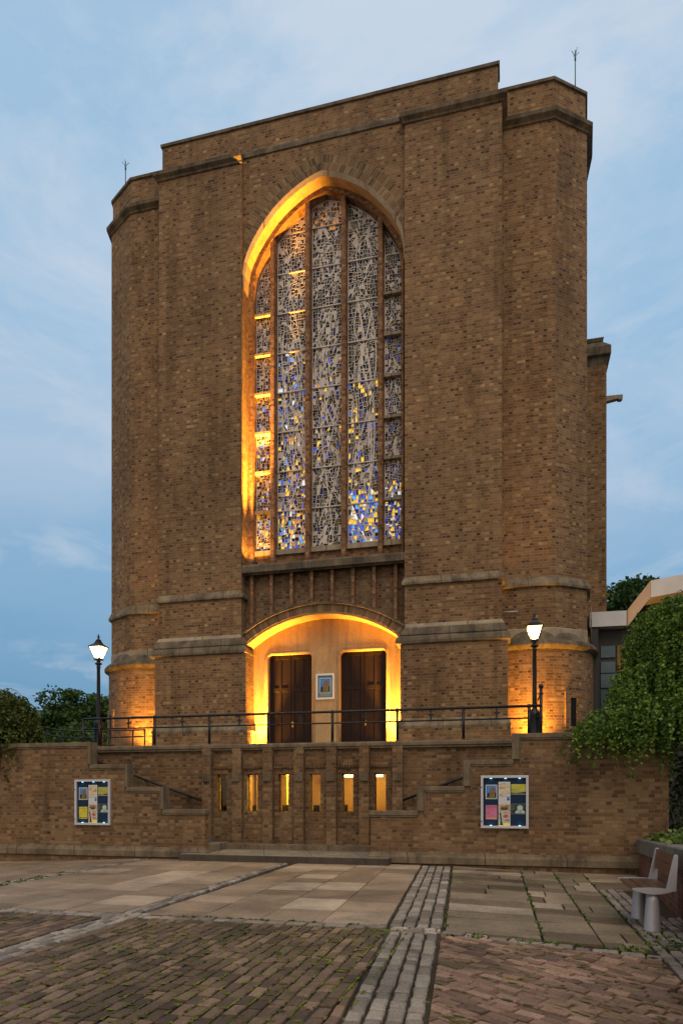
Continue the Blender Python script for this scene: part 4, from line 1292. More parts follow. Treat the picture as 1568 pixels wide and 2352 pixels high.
# ================================================================== lower terrace wall with its lit windows
tw = thing('terrace_wall', 'brown brick terrace wall with six narrow lit windows below the church doors', 'wall', (-4.92, 15.85, 0.15))
PIL = [(-7.43, -7.19), (-6.63, -6.39), (-5.825, -5.585), (-5.03, -4.79), (-4.23, -3.99), (-3.43, -3.19), (-2.64, -2.40)]
WIN = [(-7.10, -6.84), (-6.295, -6.03), (-5.49, -5.225), (-4.685, -4.415), (-3.88, -3.61), (-3.09, -2.82)]
WZ0, WZ1 = 1.06, 1.985
mb = MB()
edges = [-12.9]
for a, b in WIN: edges += [a, b]
edges.append(2.6)
for i in range(0, len(edges), 2):
    mb.box(edges[i], edges[i + 1], 15.85, 16.1, 0.0, 2.62)
for a, b in WIN:
    mb.box(a, b, 15.852, 16.1, 0.0, WZ0); mb.box(a, b, 15.852, 16.1, WZ1, 2.62)
mb.build('wall', M['brick_lower'], tw)
for a, b in PIL:
    mb = MB(); mb.box(a, b, 15.68, 15.849, 0.15, 2.62)
    p = mb.build('pilaster', M['brick_lower'], tw)
    c_ = MB(); c_.box(a + 0.02, b - 0.02, 15.645, 15.679, 1.80, 2.0)
    for q in range(4):
        xx = a + 0.035 + q * 0.046
        c_.box(xx, xx + 0.03, 15.622, 15.644, 1.81, 1.995)
    c_.build('corbel', M['coping'], p)
for i in range(6):
    a, b = PIL[i][1], PIL[i + 1][0]
    mb = MB(); n = 8
    for q in range(n):
        xx = a + 0.01 + (b - a - 0.02) * q / n
        mb.box(xx, xx + (b - a) / n - 0.022, 15.80, 15.849, 2.125, 2.20)
    mb.box(a, b, 15.82, 15.849, 2.20, 2.235); mb.build('dentil_course', M['brick_lower'], tw)
    wa, wb_ = WIN[i]
    f = MB()
    f.box(wa, wa + 0.014, 15.97, 16.0, WZ0 + 0.001, WZ1); f.box(wb_ - 0.014, wb_, 15.97, 16.0, WZ0 + 0.001, WZ1)
    f.box(wa + 0.014, wb_ - 0.014, 15.97, 16.0, WZ1 - 0.015, WZ1); f.box(wa + 0.014, wb_ - 0.014, 15.97, 16.0, WZ0 + 0.001, WZ0 + 0.018)
    fo = f.build('window', M['dark_frame'], tw)
    g = MB(); g.face([(wa + 0.014, 15.985, WZ0 + 0.018), (wb_ - 0.014, 15.985, WZ0 + 0.018), (wb_ - 0.014, 15.985, WZ1 - 0.015), (wa + 0.014, 15.985, WZ1 - 0.015)])
    g.build('pane', M['pane'], fo)
mb = MB(); mb.sweep([(-7.26, 15.85), (-7.26, 15.56), (-2.36, 15.56), (-2.36, 15.85)], [(0.0, 0.149), (0.0, 0.255), (-0.13, 0.29)])
mb.box(-7.25, -2.37, 15.562, 15.85, 0.149, 0.27)
mb.build('plinth', M['stone_base'], tw)
mb = MB(); mb.sweep([(-13.0, 15.80), (2.6, 15.80)], [(0.03, 2.58), (0.03, 2.62), (0.06, 2.635), (0.06, 2.70), (0.03, 2.735), (-0.27, 2.735), (-0.29, 2.5)])
mb.build('coping', M['coping'], tw)
# room behind the windows
mb = MB()
mb.face([(-7.5, 17.9, 0.15), (-2.3, 17.9, 0.15), (-2.3, 17.9, 2.3), (-7.5, 17.9, 2.3)], 1)
mb.face([(-7.5, 16.1, 2.3), (-2.3, 16.1, 2.3), (-2.3, 17.9, 2.3), (-7.5, 17.9, 2.3)], 0)
mb.face([(-7.5, 16.1, 0.15), (-2.3, 16.1, 0.15), (-2.3, 17.9, 0.15), (-7.5, 17.9, 0.15)], 1)
mb.face([(-7.5, 16.1, 0.15), (-7.5, 17.9, 0.15), (-7.5, 17.9, 2.3), (-7.5, 16.1, 2.3)], 1)
mb.face([(-2.3, 16.1, 0.15), (-2.3, 17.9, 0.15), (-2.3, 17.9, 2.3), (-2.3, 16.1, 2.3)], 1)
mb.box(-6.55, -5.98, 17.2, 17.25, 0.15, 2.29, 0); mb.box(-5.72, -5.50, 17.2, 17.25, 0.15, 2.29, 0)
mb.box(-6.75, -6.70, 16.4, 17.85, 0.15, 2.29, 1)
mb.build('room', [M['ochre'], M['brown_wood']], tw)
for (x0, x1, y0, z0) in ((-5.62, -5.42, 17.0, 1.99), (-4.18, -3.72, 16.9, 1.93), (-3.35, -3.08, 16.8, 1.93), (-3.02, -2.8, 17.5, 1.83), (-6.30, -6.08, 16.5, 2.22)):
    mb = MB(); mb.box(x0, x1, y0, y0 + 0.08, z0, z0 + 0.05)
    mb.build('ceiling_light', M['tube_glow'], tw)
for (x0, x1, y0, z1) in ((-6.33, -6.23, 16.3, 1.22), (-5.60, -5.36, 16.5, 1.22), (-4.75, -4.60, 16.4, 1.22), (-3.98, -3.88, 16.4, 1.24)):
    mb = MB(); mb.box(x0, x1, y0, y0 + 0.06, 0.5, z1); mb.box(x0, x1, y0 + 0.061, y0 + 0.4, 0.5, 0.56); 
    mb.build('chair_back', M['dark_frame'], tw)
for (xc_, zc) in ((-6.98, 1.6), (-4.78, 1.82)):
    mb = MB(); mb.box(xc_ - 0.07, xc_ + 0.07, 16.9 if xc_ > -6 else 16.6, 16.91 if xc_ > -6 else 16.61, zc - 0.09, zc + 0.09)
    mb.build('wall_notice', M['amber_print'], tw)
lamp('room_light', 'AREA', (-5.9, 16.7, 2.25), 130, (1.0, 0.64, 0.09), tw, 0.9, target=(-5.9, 16.7, 0))
lamp('room_light', 'AREA', (-3.6, 17.0, 2.25), 60, (1.0, 0.64, 0.09), tw, 0.9, target=(-3.6, 17.0, 0))

# ---- terrace and stairs
mb = MB()
mb.face([(-45, 16.12, 2.5), (2.55, 16.12, 2.5), (2.55, 24, 2.5), (-45, 24, 2.5)])
mb.face([(-45, 14.7, 2.5), (-13.0, 14.7, 2.5), (-13.0, 16.12, 2.5), (-45, 16.12, 2.5)])
mb.face([(-45, 24, 2.5), (-13.2, 24, 2.5), (-13.2, 60, 2.5), (-45, 60, 2.5)])
struct(mb.build('terrace', M['terrace']))
mb = MB()
for i in range(15):
    h = 0.15 + 0.155 * (i + 1)
    x0 = -6.75 - 0.42 * i
    if h < 2.5: mb.box(x0 - 0.42, x0, 14.72, 15.845, 0.0, h)
    x0 = -2.87 + 0.42 * i
    if h < 2.3 and x0 < 2.2: mb.box(x0, x0 + 0.42, 14.72, 15.845, 0.0, h)
struct(mb.build('stairs', M['step']))

# ---- stepped parapet walls in front of the stairs
def stepped(name, label, xs_, side):
    """xs_ = the x of the steps from the free end outwards; side -1 runs to the left"""
    t = thing(name, label, 'wall', (xs_[0], 14.5, 0.0))
    T = [1.14, 1.66, 2.20, 2.73]
    C = 0.10                                    # coping thickness
    far = -18.0 if side < 0 else 3.0
    X = xs_ + [far]
    mb = MB()
    for k in range(4):
        a, b = sorted((X[k], X[k + 1]))
        lo_, hi_ = (a, b)
        mb.box(lo_, hi_, 14.35, 14.56, -0.3, T[k] - C, skip='d')
    mb.build('wall', M['brick_lower'], t)
    cp = MB()
    for k in range(4):
        a, b = X[k], X[k + 1]
        x0, x1 = sorted((a - side * 0.03 if k == 0 else a - side * 0.02, b))
        if k < 3:
            x0, x1 = sorted(((a - side * 0.03) if k == 0 else a + side * (0.12 if side > 0 else 0.045), b))
        cp.box(x0 if not (side > 0 and k == 0) else x0, x1, 14.31, 14.59, T[k] - C + 0.002, T[k])
        cp.box(min(x0, x1) + 0.01, max(x0, x1) - 0.01, 14.325, 14.575, T[k] - C - 0.035, T[k] - C + 0.001)
        if k > 0:                               # upright of the coping at each step
            xa, xb = sorted((a - side * 0.03, a + side * (0.12 if side > 0 else 0.045)))
            cp.box(xa, xb, 14.308, 14.592, T[k - 1] + 0.001, T[k] + 0.002)
            xa, xb = sorted((a + side * (0.121 if side > 0 else 0.046), a + side * (0.155 if side > 0 else 0.075)))
            cp.box(xa, xb, 14.324, 14.574, T[k - 1] - 0.1, T[k] - C - 0.036)
    cp.build('coping', M['coping'], t, 0.008, 1)
    pl = MB()
    if side < 0: path = [(far, 14.35), (xs_[0], 14.35), (xs_[0], 14.57)]
    else: path = [(xs_[0], 14.57), (xs_[0], 14.35), (far, 14.35)]
    pl.sweep(path, [(0.0, 0.02), (0.055, 0.04), (0.06, 0.17), (0.035, 0.20), (0.02, 0.22), (0.0, 0.27)])
    pl.build('plinth', M['stone_base'], t)
    return t
wl = stepped('stair_wall', 'stepped brick stair wall left of the lit windows, rising to the left', [-6.73, -7.77, -8.70, -9.68], -1)
wr = stepped('stair_wall', 'stepped brick stair wall right of the lit windows, rising to the right', [-2.88, -1.86, -0.90, 0.08], 1)

def handrail(label, p0, p1):
    t = thing('stair_handrail', label, 'handrail', (p0[0], p0[1], p0[2] - 0.9))
    mb = MB(); mb.tube([p0, p1], 0.032, 8); mb.build('rail', M['iron'], t)
    for k in (0.12, 0.5, 0.88):
        mb = MB(); q = Vector(p0).lerp(Vector(p1), k)
        mb.tube([(q.x, q.y, q.z), (q.x, q.y + 0.02, q.z - 0.06), (q.x, 15.85, q.z - 0.06)], 0.012, 6)
        mb.build('bracket', M['iron'], t)
handrail('sloping black handrail on the wall of the left stairs', (-10.65, 15.72, 2.42), (-7.42, 15.72, 1.32))
handrail('sloping black handrail on the wall of the right stairs', (-2.42, 15.72, 1.34), (-0.35, 15.72, 2.14))

# ---- black railing on the terrace edge
rl = thing('terrace_railing', 'black iron railing with small crosses along the terrace edge before the doors', 'railing', (-4.9, 15.86, 2.73))
RPX = [-10.42, -8.83, -7.31, -5.75, -4.12, -2.55, -1.02, 0.43]
for x_ in RPX:
    mb = MB()
    mb.tube([(x_, 15.86, 2.73), (x_, 15.86, 3.47)], 0.034, 8)
    mb.revolve(x_, 15.86, [(0.0, 3.52), (0.034, 3.50), (0.036, 3.47), (0.034, 3.44), (0.0, 3.42)], 10)
    mb.revolve(x_, 15.86, [(0.03, 3.36), (0.04, 3.345), (0.03, 3.33)], 10)
    mb.revolve(x_, 15.86, [(0.045, 2.735), (0.045, 2.76), (0.026, 2.78)], 10)
    mb.build('post', M['iron'], rl)
for z_, r_ in ((3.47, 0.030), (3.20, 0.019)):
    mb = MB(); mb.tube([(-10.9, 15.86, z_), (0.43 if z_ < 3.4 else 0.70, 15.86, z_)], r_, 8); mb.build('rail', M['iron'], rl)
for i in range(len(RPX) - 1):
    xm = (RPX[i] + RPX[i + 1]) / 2 + (0.02 if i else 0.05)
    mb = MB(); mb.box(xm - 0.017, xm + 0.017, 15.85, 15.87, 3.20, 3.46); mb.box(xm - 0.06, xm + 0.07, 15.852, 15.868, 3.31, 3.35)
    mb.box(xm - 0.02, xm + 0.02, 15.851, 15.869, 3.28, 3.36)
    mb.build('cross', M['iron'], rl)
mb = MB()
for x_ in (-10.9, -10.98): mb.tube([(x_, 15.86 + (0.12 if x_ < -10.95 else 0), 2.5), (x_, 15.86 + (0.12 if x_ < -10.95 else 0), 3.47)], 0.03, 8)
mb.build('end_post', M['iron'], rl)

ra = thing('ramp_railing', 'thin black double railing behind the left lamp post, catching orange light', 'railing', (-11.5, 17.2, 2.5))
path = [(-12.02, 15.0, 3.29), (-12.28, 16.9, 3.29), (-11.6, 17.2, 3.29), (-9.88, 17.2, 3.29)]
for z_ in (3.29, 3.10):
    mb = MB(); mb.tube([(p[0], p[1], z_) for p in path], 0.02, 8); mb.build('rail', M['iron'], ra)
for (x_, y_) in ((-12.05, 15.25), (-12.17, 16.1), (-12.28, 16.9), (-11.75, 17.13), (-11.0, 17.2), (-10.25, 17.2), (-9.88, 17.2)):
    mb = MB(); mb.tube([(x_, y_, 2.5), (x_, y_, 3.31)], 0.022, 8); mb.build('post', M['iron'], ra)

# ================================================================== lamp posts
def make_lamp(label, loc):
    t = thing('lamp_post', label, 'lamp post', (0, 0, 0), 0, 'lamp posts on the terrace')
    mb = MB()
    mb.revolve(0, 0, [(0.14, 0), (0.14, 0.06), (0.115, 0.1), (0.115, 0.85), (0.13, 0.9), (0.10, 0.96), (0.06, 1.02)], 12)
    mb.build('base', M['iron'], t)
    mb = MB()
    mb.revolve(0, 0, [(0.052, 1.0), (0.05, 1.5), (0.044, 2.38), (0.055, 2.40), (0.055, 2.43), (0.044, 2.45), (0.05, 2.47), (0.09, 2.49), (0.095, 2.515), (0.05, 2.54), (0.045, 2.60)], 12)
    mb.build('column', M['iron'], t)
    h0, h1 = 2.64, 2.96                                # glass from narrow foot to wide top
    mb = MB()
    def sq(r_, z): return [(r_ * cos(pi/4 + k*pi/2), r_ * sin(pi/4 + k*pi/2), z) for k in range(4)]
    a, b = sq(0.105, h0), sq(0.26, h1)
    for k in range(4):
        mb.tube([a[k], b[k]], 0.010, 6); mb.tube([b[k], b[(k+1) % 4]], 0.014, 6); mb.tube([a[k], a[(k+1) % 4]], 0.014, 6)
        mb.tube([a[k], (a[k][0] * 1.15, a[k][1] * 1.15, h0 - 0.05)], 0.008, 5)
    mb.box(-0.075, 0.075, -0.075, 0.075, 2.60, h0)
    la = mb.build('lantern', M['iron'], t)
    mb = MB()
    a2, b2 = sq(0.10, h0 + 0.005), sq(0.252, h1 - 0.005)
    for k in range(4): mb.face([a2[k], a2[(k+1) % 4], b2[(k+1) % 4], b2[k]])
    mb.build('glass', M['lantern_glass'], la)
    mb = MB(); mb.revolve(0, 0, [(0.0, h0 + 0.07), (0.04, h0 + 0.09), (0.055, h0 + 0.15), (0.045, h0 + 0.23), (0.0, h0 + 0.27)], 12)
    mb.build('bulb', M['lamp_glow'], la)
    mb = MB()
    c0 = sq(0.285, h1 + 0.0); c1 = sq(0.13, h1 + 0.085); c2 = sq(0.075, h1 + 0.16)
    for k in range(4):
        j = (k+1) % 4
        mb.face([c0[k], c0[j], c1[j], c1[k]]); mb.face([c1[k], c1[j], c2[j], c2[k]])
    mb.face(list(reversed(c0)))
    mb.revolve(0, 0, [(0.06, h1 + 0.15), (0.075, h1 + 0.17), (0.065, h1 + 0.19), (0.03, h1 + 0.21), (0.022, h1 + 0.23), (0.034, h1 + 0.265), (0.024, h1 + 0.30), (0.006, h1 + 0.345), (0, h1 + 0.35)], 12)
    mb.build('roof', M['iron'], la)
    l_ = lamp('lamp_light', 'POINT', (0, 0, h0 + 0.16), 45, (1.0, 0.70, 0.34), la, 0.09)
    place(t, loc)
    return t
lg, t_, p_ = new_mat('lantern_glass')
N_ = NT(t_); t_.nodes.remove(p_)
tr_ = N_.n('ShaderNodeBsdfTransparent'); tr_.inputs[0].default_value = (1.0, 0.95, 0.85, 1)
tl_ = N_.n('ShaderNodeBsdfTranslucent'); tl_.inputs[0].default_value = (0.95, 0.9, 0.8, 1)
ms_ = N_.n('ShaderNodeMixShader'); ms_.inputs[0].default_value = 0.55
o_ = [q for q in t_.nodes if q.type == 'OUTPUT_MATERIAL'][0]
N_.l(tr_.outputs[0], ms_.inputs[1]); N_.l(tl_.outputs[0], ms_.inputs[2]); em_ = N_.n('ShaderNodeEmission'); em_.inputs[0].default_value = (1.0, 0.66, 0.24, 1); em_.inputs[1].default_value = 1.7
as_ = N_.n('ShaderNodeAddShader'); N_.l(ms_.outputs[0], as_.inputs[0]); N_.l(em_.outputs[0], as_.inputs[1]); N_.l(as_.outputs[0], o_.inputs['Surface'])
M['lantern_glass'] = lg
lamp1 = make_lamp('lit black lantern lamp post standing clear against the sky left of the church', (-10.74, 16.3, 2.5))
lamp2 = copy_tree(lamp1); place(lamp2, (0.58, 16.78, 2.5)); lamp2['label'] = 'lit black lantern lamp post in front of the round brick turret base on the right'

# iron gate post with chain beside the right lamp
gp_ = thing('gate_post', 'tall black iron post with small ball top right beside the right lamp post', 'post', (0.72, 16.6, 2.5))
mb = MB(); mb.tube([(0.72, 16.6, 2.5), (0.72, 16.6, 3.98)], 0.035, 8)
for z_ in (3.3, 3.85): mb.revolve(0.72, 16.6, [(0.035, z_ - .02), (0.055, z_), (0.035, z_ + .02)], 10)
mb.revolve(0.72, 16.6, [(0.03, 3.96), (0.058, 4.0), (0.05, 4.05), (0.0, 4.08)], 10)
mb.build('post', M['iron'], gp_)
mb = MB(); mb.tube([(0.72, 16.6, 3.88), (0.65, 16.66, 3.7), (0.62, 16.70, 3.5), (0.60, 16.72, 3.32)], 0.014, 6); mb.tube([(0.72, 16.6, 3.3), (0.60, 16.7, 3.3)], 0.018, 6)
mb.build('chain', M['iron'], gp_)

# ================================================================== floodlights
def flood(label, loc, aim, energy, col=ORANGE, size=0.08, spot=radians(110), s=1.0, wide=0, blend=0.6):
    t = thing('floodlight', label, 'floodlight', loc, 0, 'orange floodlights on the church')
    d = Vector(aim) - Vector(loc); az = atan2(d.y, d.x)
    mb = MB()
    mb.box(-0.09 * s, 0.09 * s, -0.06 * s, 0.06 * s, 0.05 * s, 0.15 * s); mb.box(-0.03 * s, 0.03 * s, -0.03 * s, 0.03 * s, 0.0, 0.05 * s)
    h = mb.build('housing', M['iron'], None)
    h.parent = t
    mb = MB(); mb.face([(-0.08 * s, -0.05 * s, 0.152 * s), (0.08 * s, -0.05 * s, 0.152 * s), (0.08 * s, 0.05 * s, 0.152 * s), (-0.08 * s, 0.05 * s, 0.152 * s)])
    g = mb.build('lens', M['flood_glow'], None); g.parent = t
    src = (loc[0], loc[1], loc[2] + 0.19 * s)
    lamp('flood_beam', 'SPOT', src, energy, col, t, size * s, spot, aim, blend)
    if wide: lamp('flood_spill', 'SPOT', src, wide, col, t, size * s, radians(140), aim, 0.6)
    return t
flood('floodlight on the window ledge, in its left corner, shining up the arch', (-7.14, 18.58, 8.10), (-7.16, 18.60, 16.0), 42000, spot=radians(25), s=0.7, wide=110, blend=1.0)
flood('floodlight on the floor at the left end of the door recess', (-7.10, 18.60, 2.5), (-6.86, 18.76, 6.2), 5200, spot=radians(54), wide=200, blend=1.0)
flood('floodlight on the floor at the right end of the door recess', (-3.02, 18.60, 2.5), (-3.29, 18.76, 6.2), 5200, spot=radians(54), wide=200, blend=1.0)
flood('floodlight on the terrace at the foot of the left round turret base', (-10.62, 18.30, 2.5), (-10.75, 18.72, 5.0), 900, spot=radians(130), blend=1.0)
flood('floodlight on the terrace at the foot of the right round turret base', (0.62, 18.30, 2.5), (0.62, 18.72, 5.0), 1100, spot=radians(130), blend=1.0)

# ================================================================== notice boards
def print_mat(name, stops, sx=9, sy=14, lines=0.0):
    """a printed sheet: patches of colour with soft lines of unreadable small type"""
    m, t, p = new_mat(name); N = NT(t)
    tcn = N.n('ShaderNodeTexCoord')
    mp_ = N.n('ShaderNodeMapping'); mp_.inputs['Scale'].default_value = (sx, 1, sy); N.l(tcn.outputs['Object'], mp_.inputs['Vector'])
    f = N.noise(mp_.outputs[0], 1.0, 3, 0.6, 0.3)
    c_ = N.ramp(f, stops)
    if lines:
        s = N.n('ShaderNodeSeparateXYZ'); N.l(tcn.outputs['Object'], s.inputs[0])
        fz = N.math('FRACT', N.math('MULTIPLY', s.outputs['Z'], 46.0))
        lm = N.math('MULTIPLY', N.math('LESS_THAN', fz, 0.38), N.math('GREATER_THAN', N.noise(tcn.outputs['Object'], 60, 2), 0.45))
        c_ = N.mix(N.math('MULTIPLY', lm, lines), c_, (0.05, 0.045, 0.03))
    N.l(c_, p.inputs['Base Color']); p.inputs['Roughness'].default_value = 0.55
    return m
M['leaflet'] = print_mat('colour_leaflet', [(0.28, (0.15, 0.30, 0.45)), (0.40, (0.55, 0.45, 0.25)), (0.50, (0.65, 0.62, 0.5)), (0.58, (0.55, 0.22, 0.14)), (0.66, (0.25, 0.2, 0.1)), (0.74, (0.2, 0.33, 0.2))], 7, 22)
M['yellow_sheet'] = print_mat('yellow_sheet', [(0.3, (0.62, 0.52, 0.03)), (0.7, (0.75, 0.66, 0.06))], 6, 6, 0.6)
M['pink_sheet'] = print_mat('pink_sheet', [(0.3, (0.52, 0.14, 0.26)), (0.7, (0.62, 0.2, 0.34))], 6, 6, 0.5)
M['field_sheet'] = print_mat('field_sheet', [(0.3, (0.25, 0.36, 0.12)), (0.5, (0.5, 0.45, 0.05)), (0.7, (0.62, 0.55, 0.08))], 3, 9, 0.3)
M['white_sheet'] = print_mat('white_sheet', [(0.3, (0.55, 0.56, 0.6)), (0.7, (0.66, 0.66, 0.68))], 6, 6, 0.25)
M['bowl_print'] = print_mat('bowl_print', [(0.3, (0.12, 0.06, 0.045)), (0.5, (0.42, 0.26, 0.12)), (0.7, (0.6, 0.5, 0.36))], 16, 30)
M['teal_print'] = print_mat('teal_print', [(0.3, (0.10, 0.45, 0.45)), (0.48, (0.4, 0.55, 0.5)), (0.55, (0.6, 0.22, 0.18)), (0.62, (0.7, 0.62, 0.3)), (0.72, (0.12, 0.2, 0.2))], 10, 14)
M['black_sheet'] = print_mat('black_sheet', [(0.3, (0.010, 0.016, 0.014)), (0.7, (0.03, 0.045, 0.04))], 6, 6)
M['blue_badge'] = plain_mat('blue_badge', (0.01, 0.24, 0.55), 0.5); M['red_print'] = plain_mat('red_print', (0.45, 0.10, 0.08), 0.5)
M['ghost'] = plain_mat('pale_figure', (0.42, 0.55, 0.50), 0.5, 0, 0.15, 20); M['gold_strip'] = plain_mat('gold_print', (0.6, 0.42, 0.06), 0.5); M['dark_strip'] = plain_mat('dark_type', (0.12, 0.07, 0.02), 0.5)
M['lemon'] = plain_mat('lemon_print', (0.8, 0.72, 0.22), 0.5)
def notice_board(label, cx, zc):
    t = thing('notice_board', label, 'notice board', (cx, 14.30, zc - 0.54), 0, 'notice boards on the brick walls')
    W, H = 0.475, 0.54; F = 0.052
    y0, y1 = 14.275, 14.349
    mb = MB()
    mb.box(cx - W, cx + W, y0, y1, zc + H - F, zc + H); mb.box(cx - W, cx + W, y0, y1, zc - H, zc - H + F)
    mb.box(cx - W, cx - W + F, y0 + 0.001, y1, zc - H + F, zc + H - F); mb.box(cx + W - F, cx + W, y0 + 0.001, y1, zc - H + F, zc + H - F)
    mb.build('frame', M['alu'], t, 0.006, 2)
    mb = MB()
    for z_ in (zc + 0.30, zc - 0.40): mb.box(cx - W + 0.005, cx - W + 0.03, y0 - 0.004, y0, z_ - 0.01, z_ + 0.01)
    mb.build('lock', M['dark_frame'], t)
    mb = MB(); mb.face([(cx - W + F, 14.325, zc - H + F), (cx + W - F, 14.325, zc - H + F), (cx + W - F, 14.325, zc + H - F), (cx - W + F, 14.325, zc + H - F)])
    mb.build('back_panel', M['navy'], t)
    pts = [(-0.27, 1), (0.02, 1), (0.30, 1), (-0.27, -1), (0.30, -1)]
    for (dx, s) in pts:
        mb = MB(); z_ = zc + s * (H - F - 0.006)
        mb.box(cx + dx - 0.022, cx + dx + 0.022, 14.300, 14.312, z_ - 0.006, z_ + 0.006)
        mb.build('led', M['led'], t)
        lamp('led_light', 'POINT', (cx + dx, 14.303, z_ - s * 0.018), 0.035, (0.45, 0.85, 1.0), t, 0.008)
    return t
def sheet(label, cat, x0, x1, z0, z1, draw, mats, group):
    mb = MB(); y = 14.3205
    mb.box(x0, x1, y, y + 0.003, z0, z1, 0)
    draw(mb, x0, x1, y - 0.0006, z0, z1)
    o = mb.build('notice', mats, None)
    tag(o, label, cat, group)
    return o
def quad(mb, x0, x1, y, z0, z1, u0, u1, v0, v1, mi, d=0.0):
    a, b = x0 + (x1 - x0) * u0, x0 + (x1 - x0) * u1; c_, e_ = z0 + (z1 - z0) * v0, z0 + (z1 - z0) * v1
    mb.face([(a, y - d, c_), (b, y - d, c_), (b, y - d, e_), (a, y - d, e_)], mi)
def blob(mb, x0, x1, y, z0, z1, u, v, ru, rv, mi, d=0.0, a0=0, a1=2*pi, n=18):
    mb.face([(x0 + (x1-x0)*(u + ru*cos(a0 + (a1-a0)*k/n)), y - d, z0 + (z1-z0)*(v + rv*sin(a0 + (a1-a0)*k/n))) for k in range(n + (0 if a1 - a0 > 6.2 else 1))], mi)
def fill_board(cx, zc, where, second):
    f = lambda u: cx - 0.475 + 0.95 * u
    g = lambda v: zc + 0.54 - 1.08 * v
    gr = 'notices pinned in the %s notice board' % where
    def d1(mb, a, b, y, c_, e_):
        church_print(mb, a + 0.012, b - 0.012, y, c_ + 0.012, e_ - 0.012, 1)
    sheet('picture of the church under a blue sky, in the %s notice board' % where, 'notice', f(.105), f(.345), g(.445), g(.175), d1, [M['white_paper'], M['sky_print'], M['brick_print'], M['green_print'], M['amber_print'], M['dark_print']], gr)
    def d2(mb, a, b, y, c_, e_): quad(mb, a, b, y, c_, e_, .06, .94, .03, .96, 1)
    sheet('pale leaflet with orange and green bands, topmost in the middle of the %s notice board' % where, 'notice', f(.375), f(.62), g(.395), g(.12), d2, [M['white_paper'], M['leaflet']], gr)
    def d3(mb, a, b, y, c_, e_):
        quad(mb, a, b, y, c_, e_, .03, .97, .46, .98, 1)
        quad(mb, a, b, y, c_, e_, .72, .94, .78, .98, 3, .0005); blob(mb, a, b, y, c_, e_, .83, .78, .11, .055, 3, .0005)
        quad(mb, a, b, y, c_, e_, .06, .96, .03, .45, 2); blob(mb, a, b, y, c_, e_, .5, .2, .3, .12, 4, .0005); blob(mb, a, b, y, c_, e_, .5, .24, .2, .06, 5, .001)
    sheet('white sheet with blue badge and brown bowl picture, middle of the %s notice board' % where, 'notice', f(.375), f(.62), g(.675), g(.40), d3, [M['white_paper'], M['white_sheet'], M['bowl_print'], M['blue_badge'], M['dark_print'], M['amber_print']], gr)
    def d4(mb, a, b, y, c_, e_):
        quad(mb, a, b, y, c_, e_, .03, .97, .02, .98, 1); quad(mb, a, b, y, c_, e_, .03, .97, .02, .24, 4, .0005)
        mb.face([(a + (b-a)*u, y - .001, c_ + (e_-c_)*v) for u, v in ((.08, .95), (.2, .9), (.3, .3), (.42, .08), (.08, .1), (.18, .32))], 3)
        blob(mb, a, b, y, c_, e_, .6, .95, .18, .05, 2, .0007, pi, 2*pi)
        blob(mb, a, b, y, c_, e_, .62, .68, .2, .12, 2, .0007); blob(mb, a, b, y, c_, e_, .72, .42, .24, .05, 2, .0007)
    sheet('bright teal and lemon poster, lowest in the middle of the %s notice board' % where, 'notice', f(.375), f(.62), g(.965), g(.68), d4, [M['white_paper'], M['teal_print'], M['red_print'], M['dark_print'], M['lemon']], gr)
    def d5(mb, a, b, y, c_, e_):
        quad(mb, a, b, y, c_, e_, .0, 1, .05, 1, 1); mb.face([(a + (b-a)*u, y - .0006, c_ + (e_-c_)*v) for u, v in ((0, .04), (1, .04), (1, .26), (.7, .2), (.35, .12), (0, .17))], 2)
    sheet('wide yellow field picture at the top right of the %s notice board' % where, 'notice', f(.64), f(.945), g(.355), g(.165), d5, [M['white_paper'], M['field_sheet'], M['dark_print']], gr)
    def d6(mb, a, b, y, c_, e_):
        quad(mb, a, b, y, c_, e_, .02, 1, .03, .97, 1)
        blob(mb, a, b, y, c_, e_, .60, .62, .2, .25, 2, .0006); blob(mb, a, b, y, c_, e_, .60, .08, .34, .38, 2, .0008, 0, pi)
        for k in range(3): mb.face([(a + (b-a)*u, y - .0012, c_ + (e_-c_)*v) for u, v in ((.42, .12 + .1*k), (.62, .2 + .1*k), (.82, .11 + .1*k), (.62, .16 + .1*k))], 1)
        for k in range(5): quad(mb, a, b, y, c_, e_, .05, .22 + .06 * (k % 2), .80 - .09*k, .82 - .09*k, 3, .0006)
    sheet('dark sheet with a pale rounded figure at the right of the %s notice board' % where, 'notice', f(.64), f(.945), g(.73), g(.535), d6, [M['grey_print'], M['black_sheet'], M['ghost'], M['grey_print']], gr)
    def d7(mb, a, b, y, c_, e_):
        quad(mb, a, b, y, c_, e_, .02, .98, .01, .99, 1); quad(mb, a, b, y, c_, e_, .06, .92, .86, .89, 2, .0006); quad(mb, a, b, y, c_, e_, .05, .95, .06, .12, 3, .0006)
    sheet('%s typed sheet at the lower left of the %s notice board' % (('pink', where) if second else ('yellow', where)), 'notice', f(.105), f(.345), g(.865) if not second else g(.835), g(.60) if not second else g(.56), d7,
          [M['pink_sheet'] if second else M['yellow_sheet']] * 2 + [M['dark_strip'], M['gold_strip'] if second else M['dark_strip']], gr)
notice_board('silver framed blue notice board with a yellow sheet on the left stair wall', -9.585, 1.30)
fill_board(-9.585, 1.30, 'left', False)
notice_board('silver framed blue notice board with a pink sheet on the right stair wall', -0.095, 1.335)
fill_board(-0.095, 1.335, 'right', True)

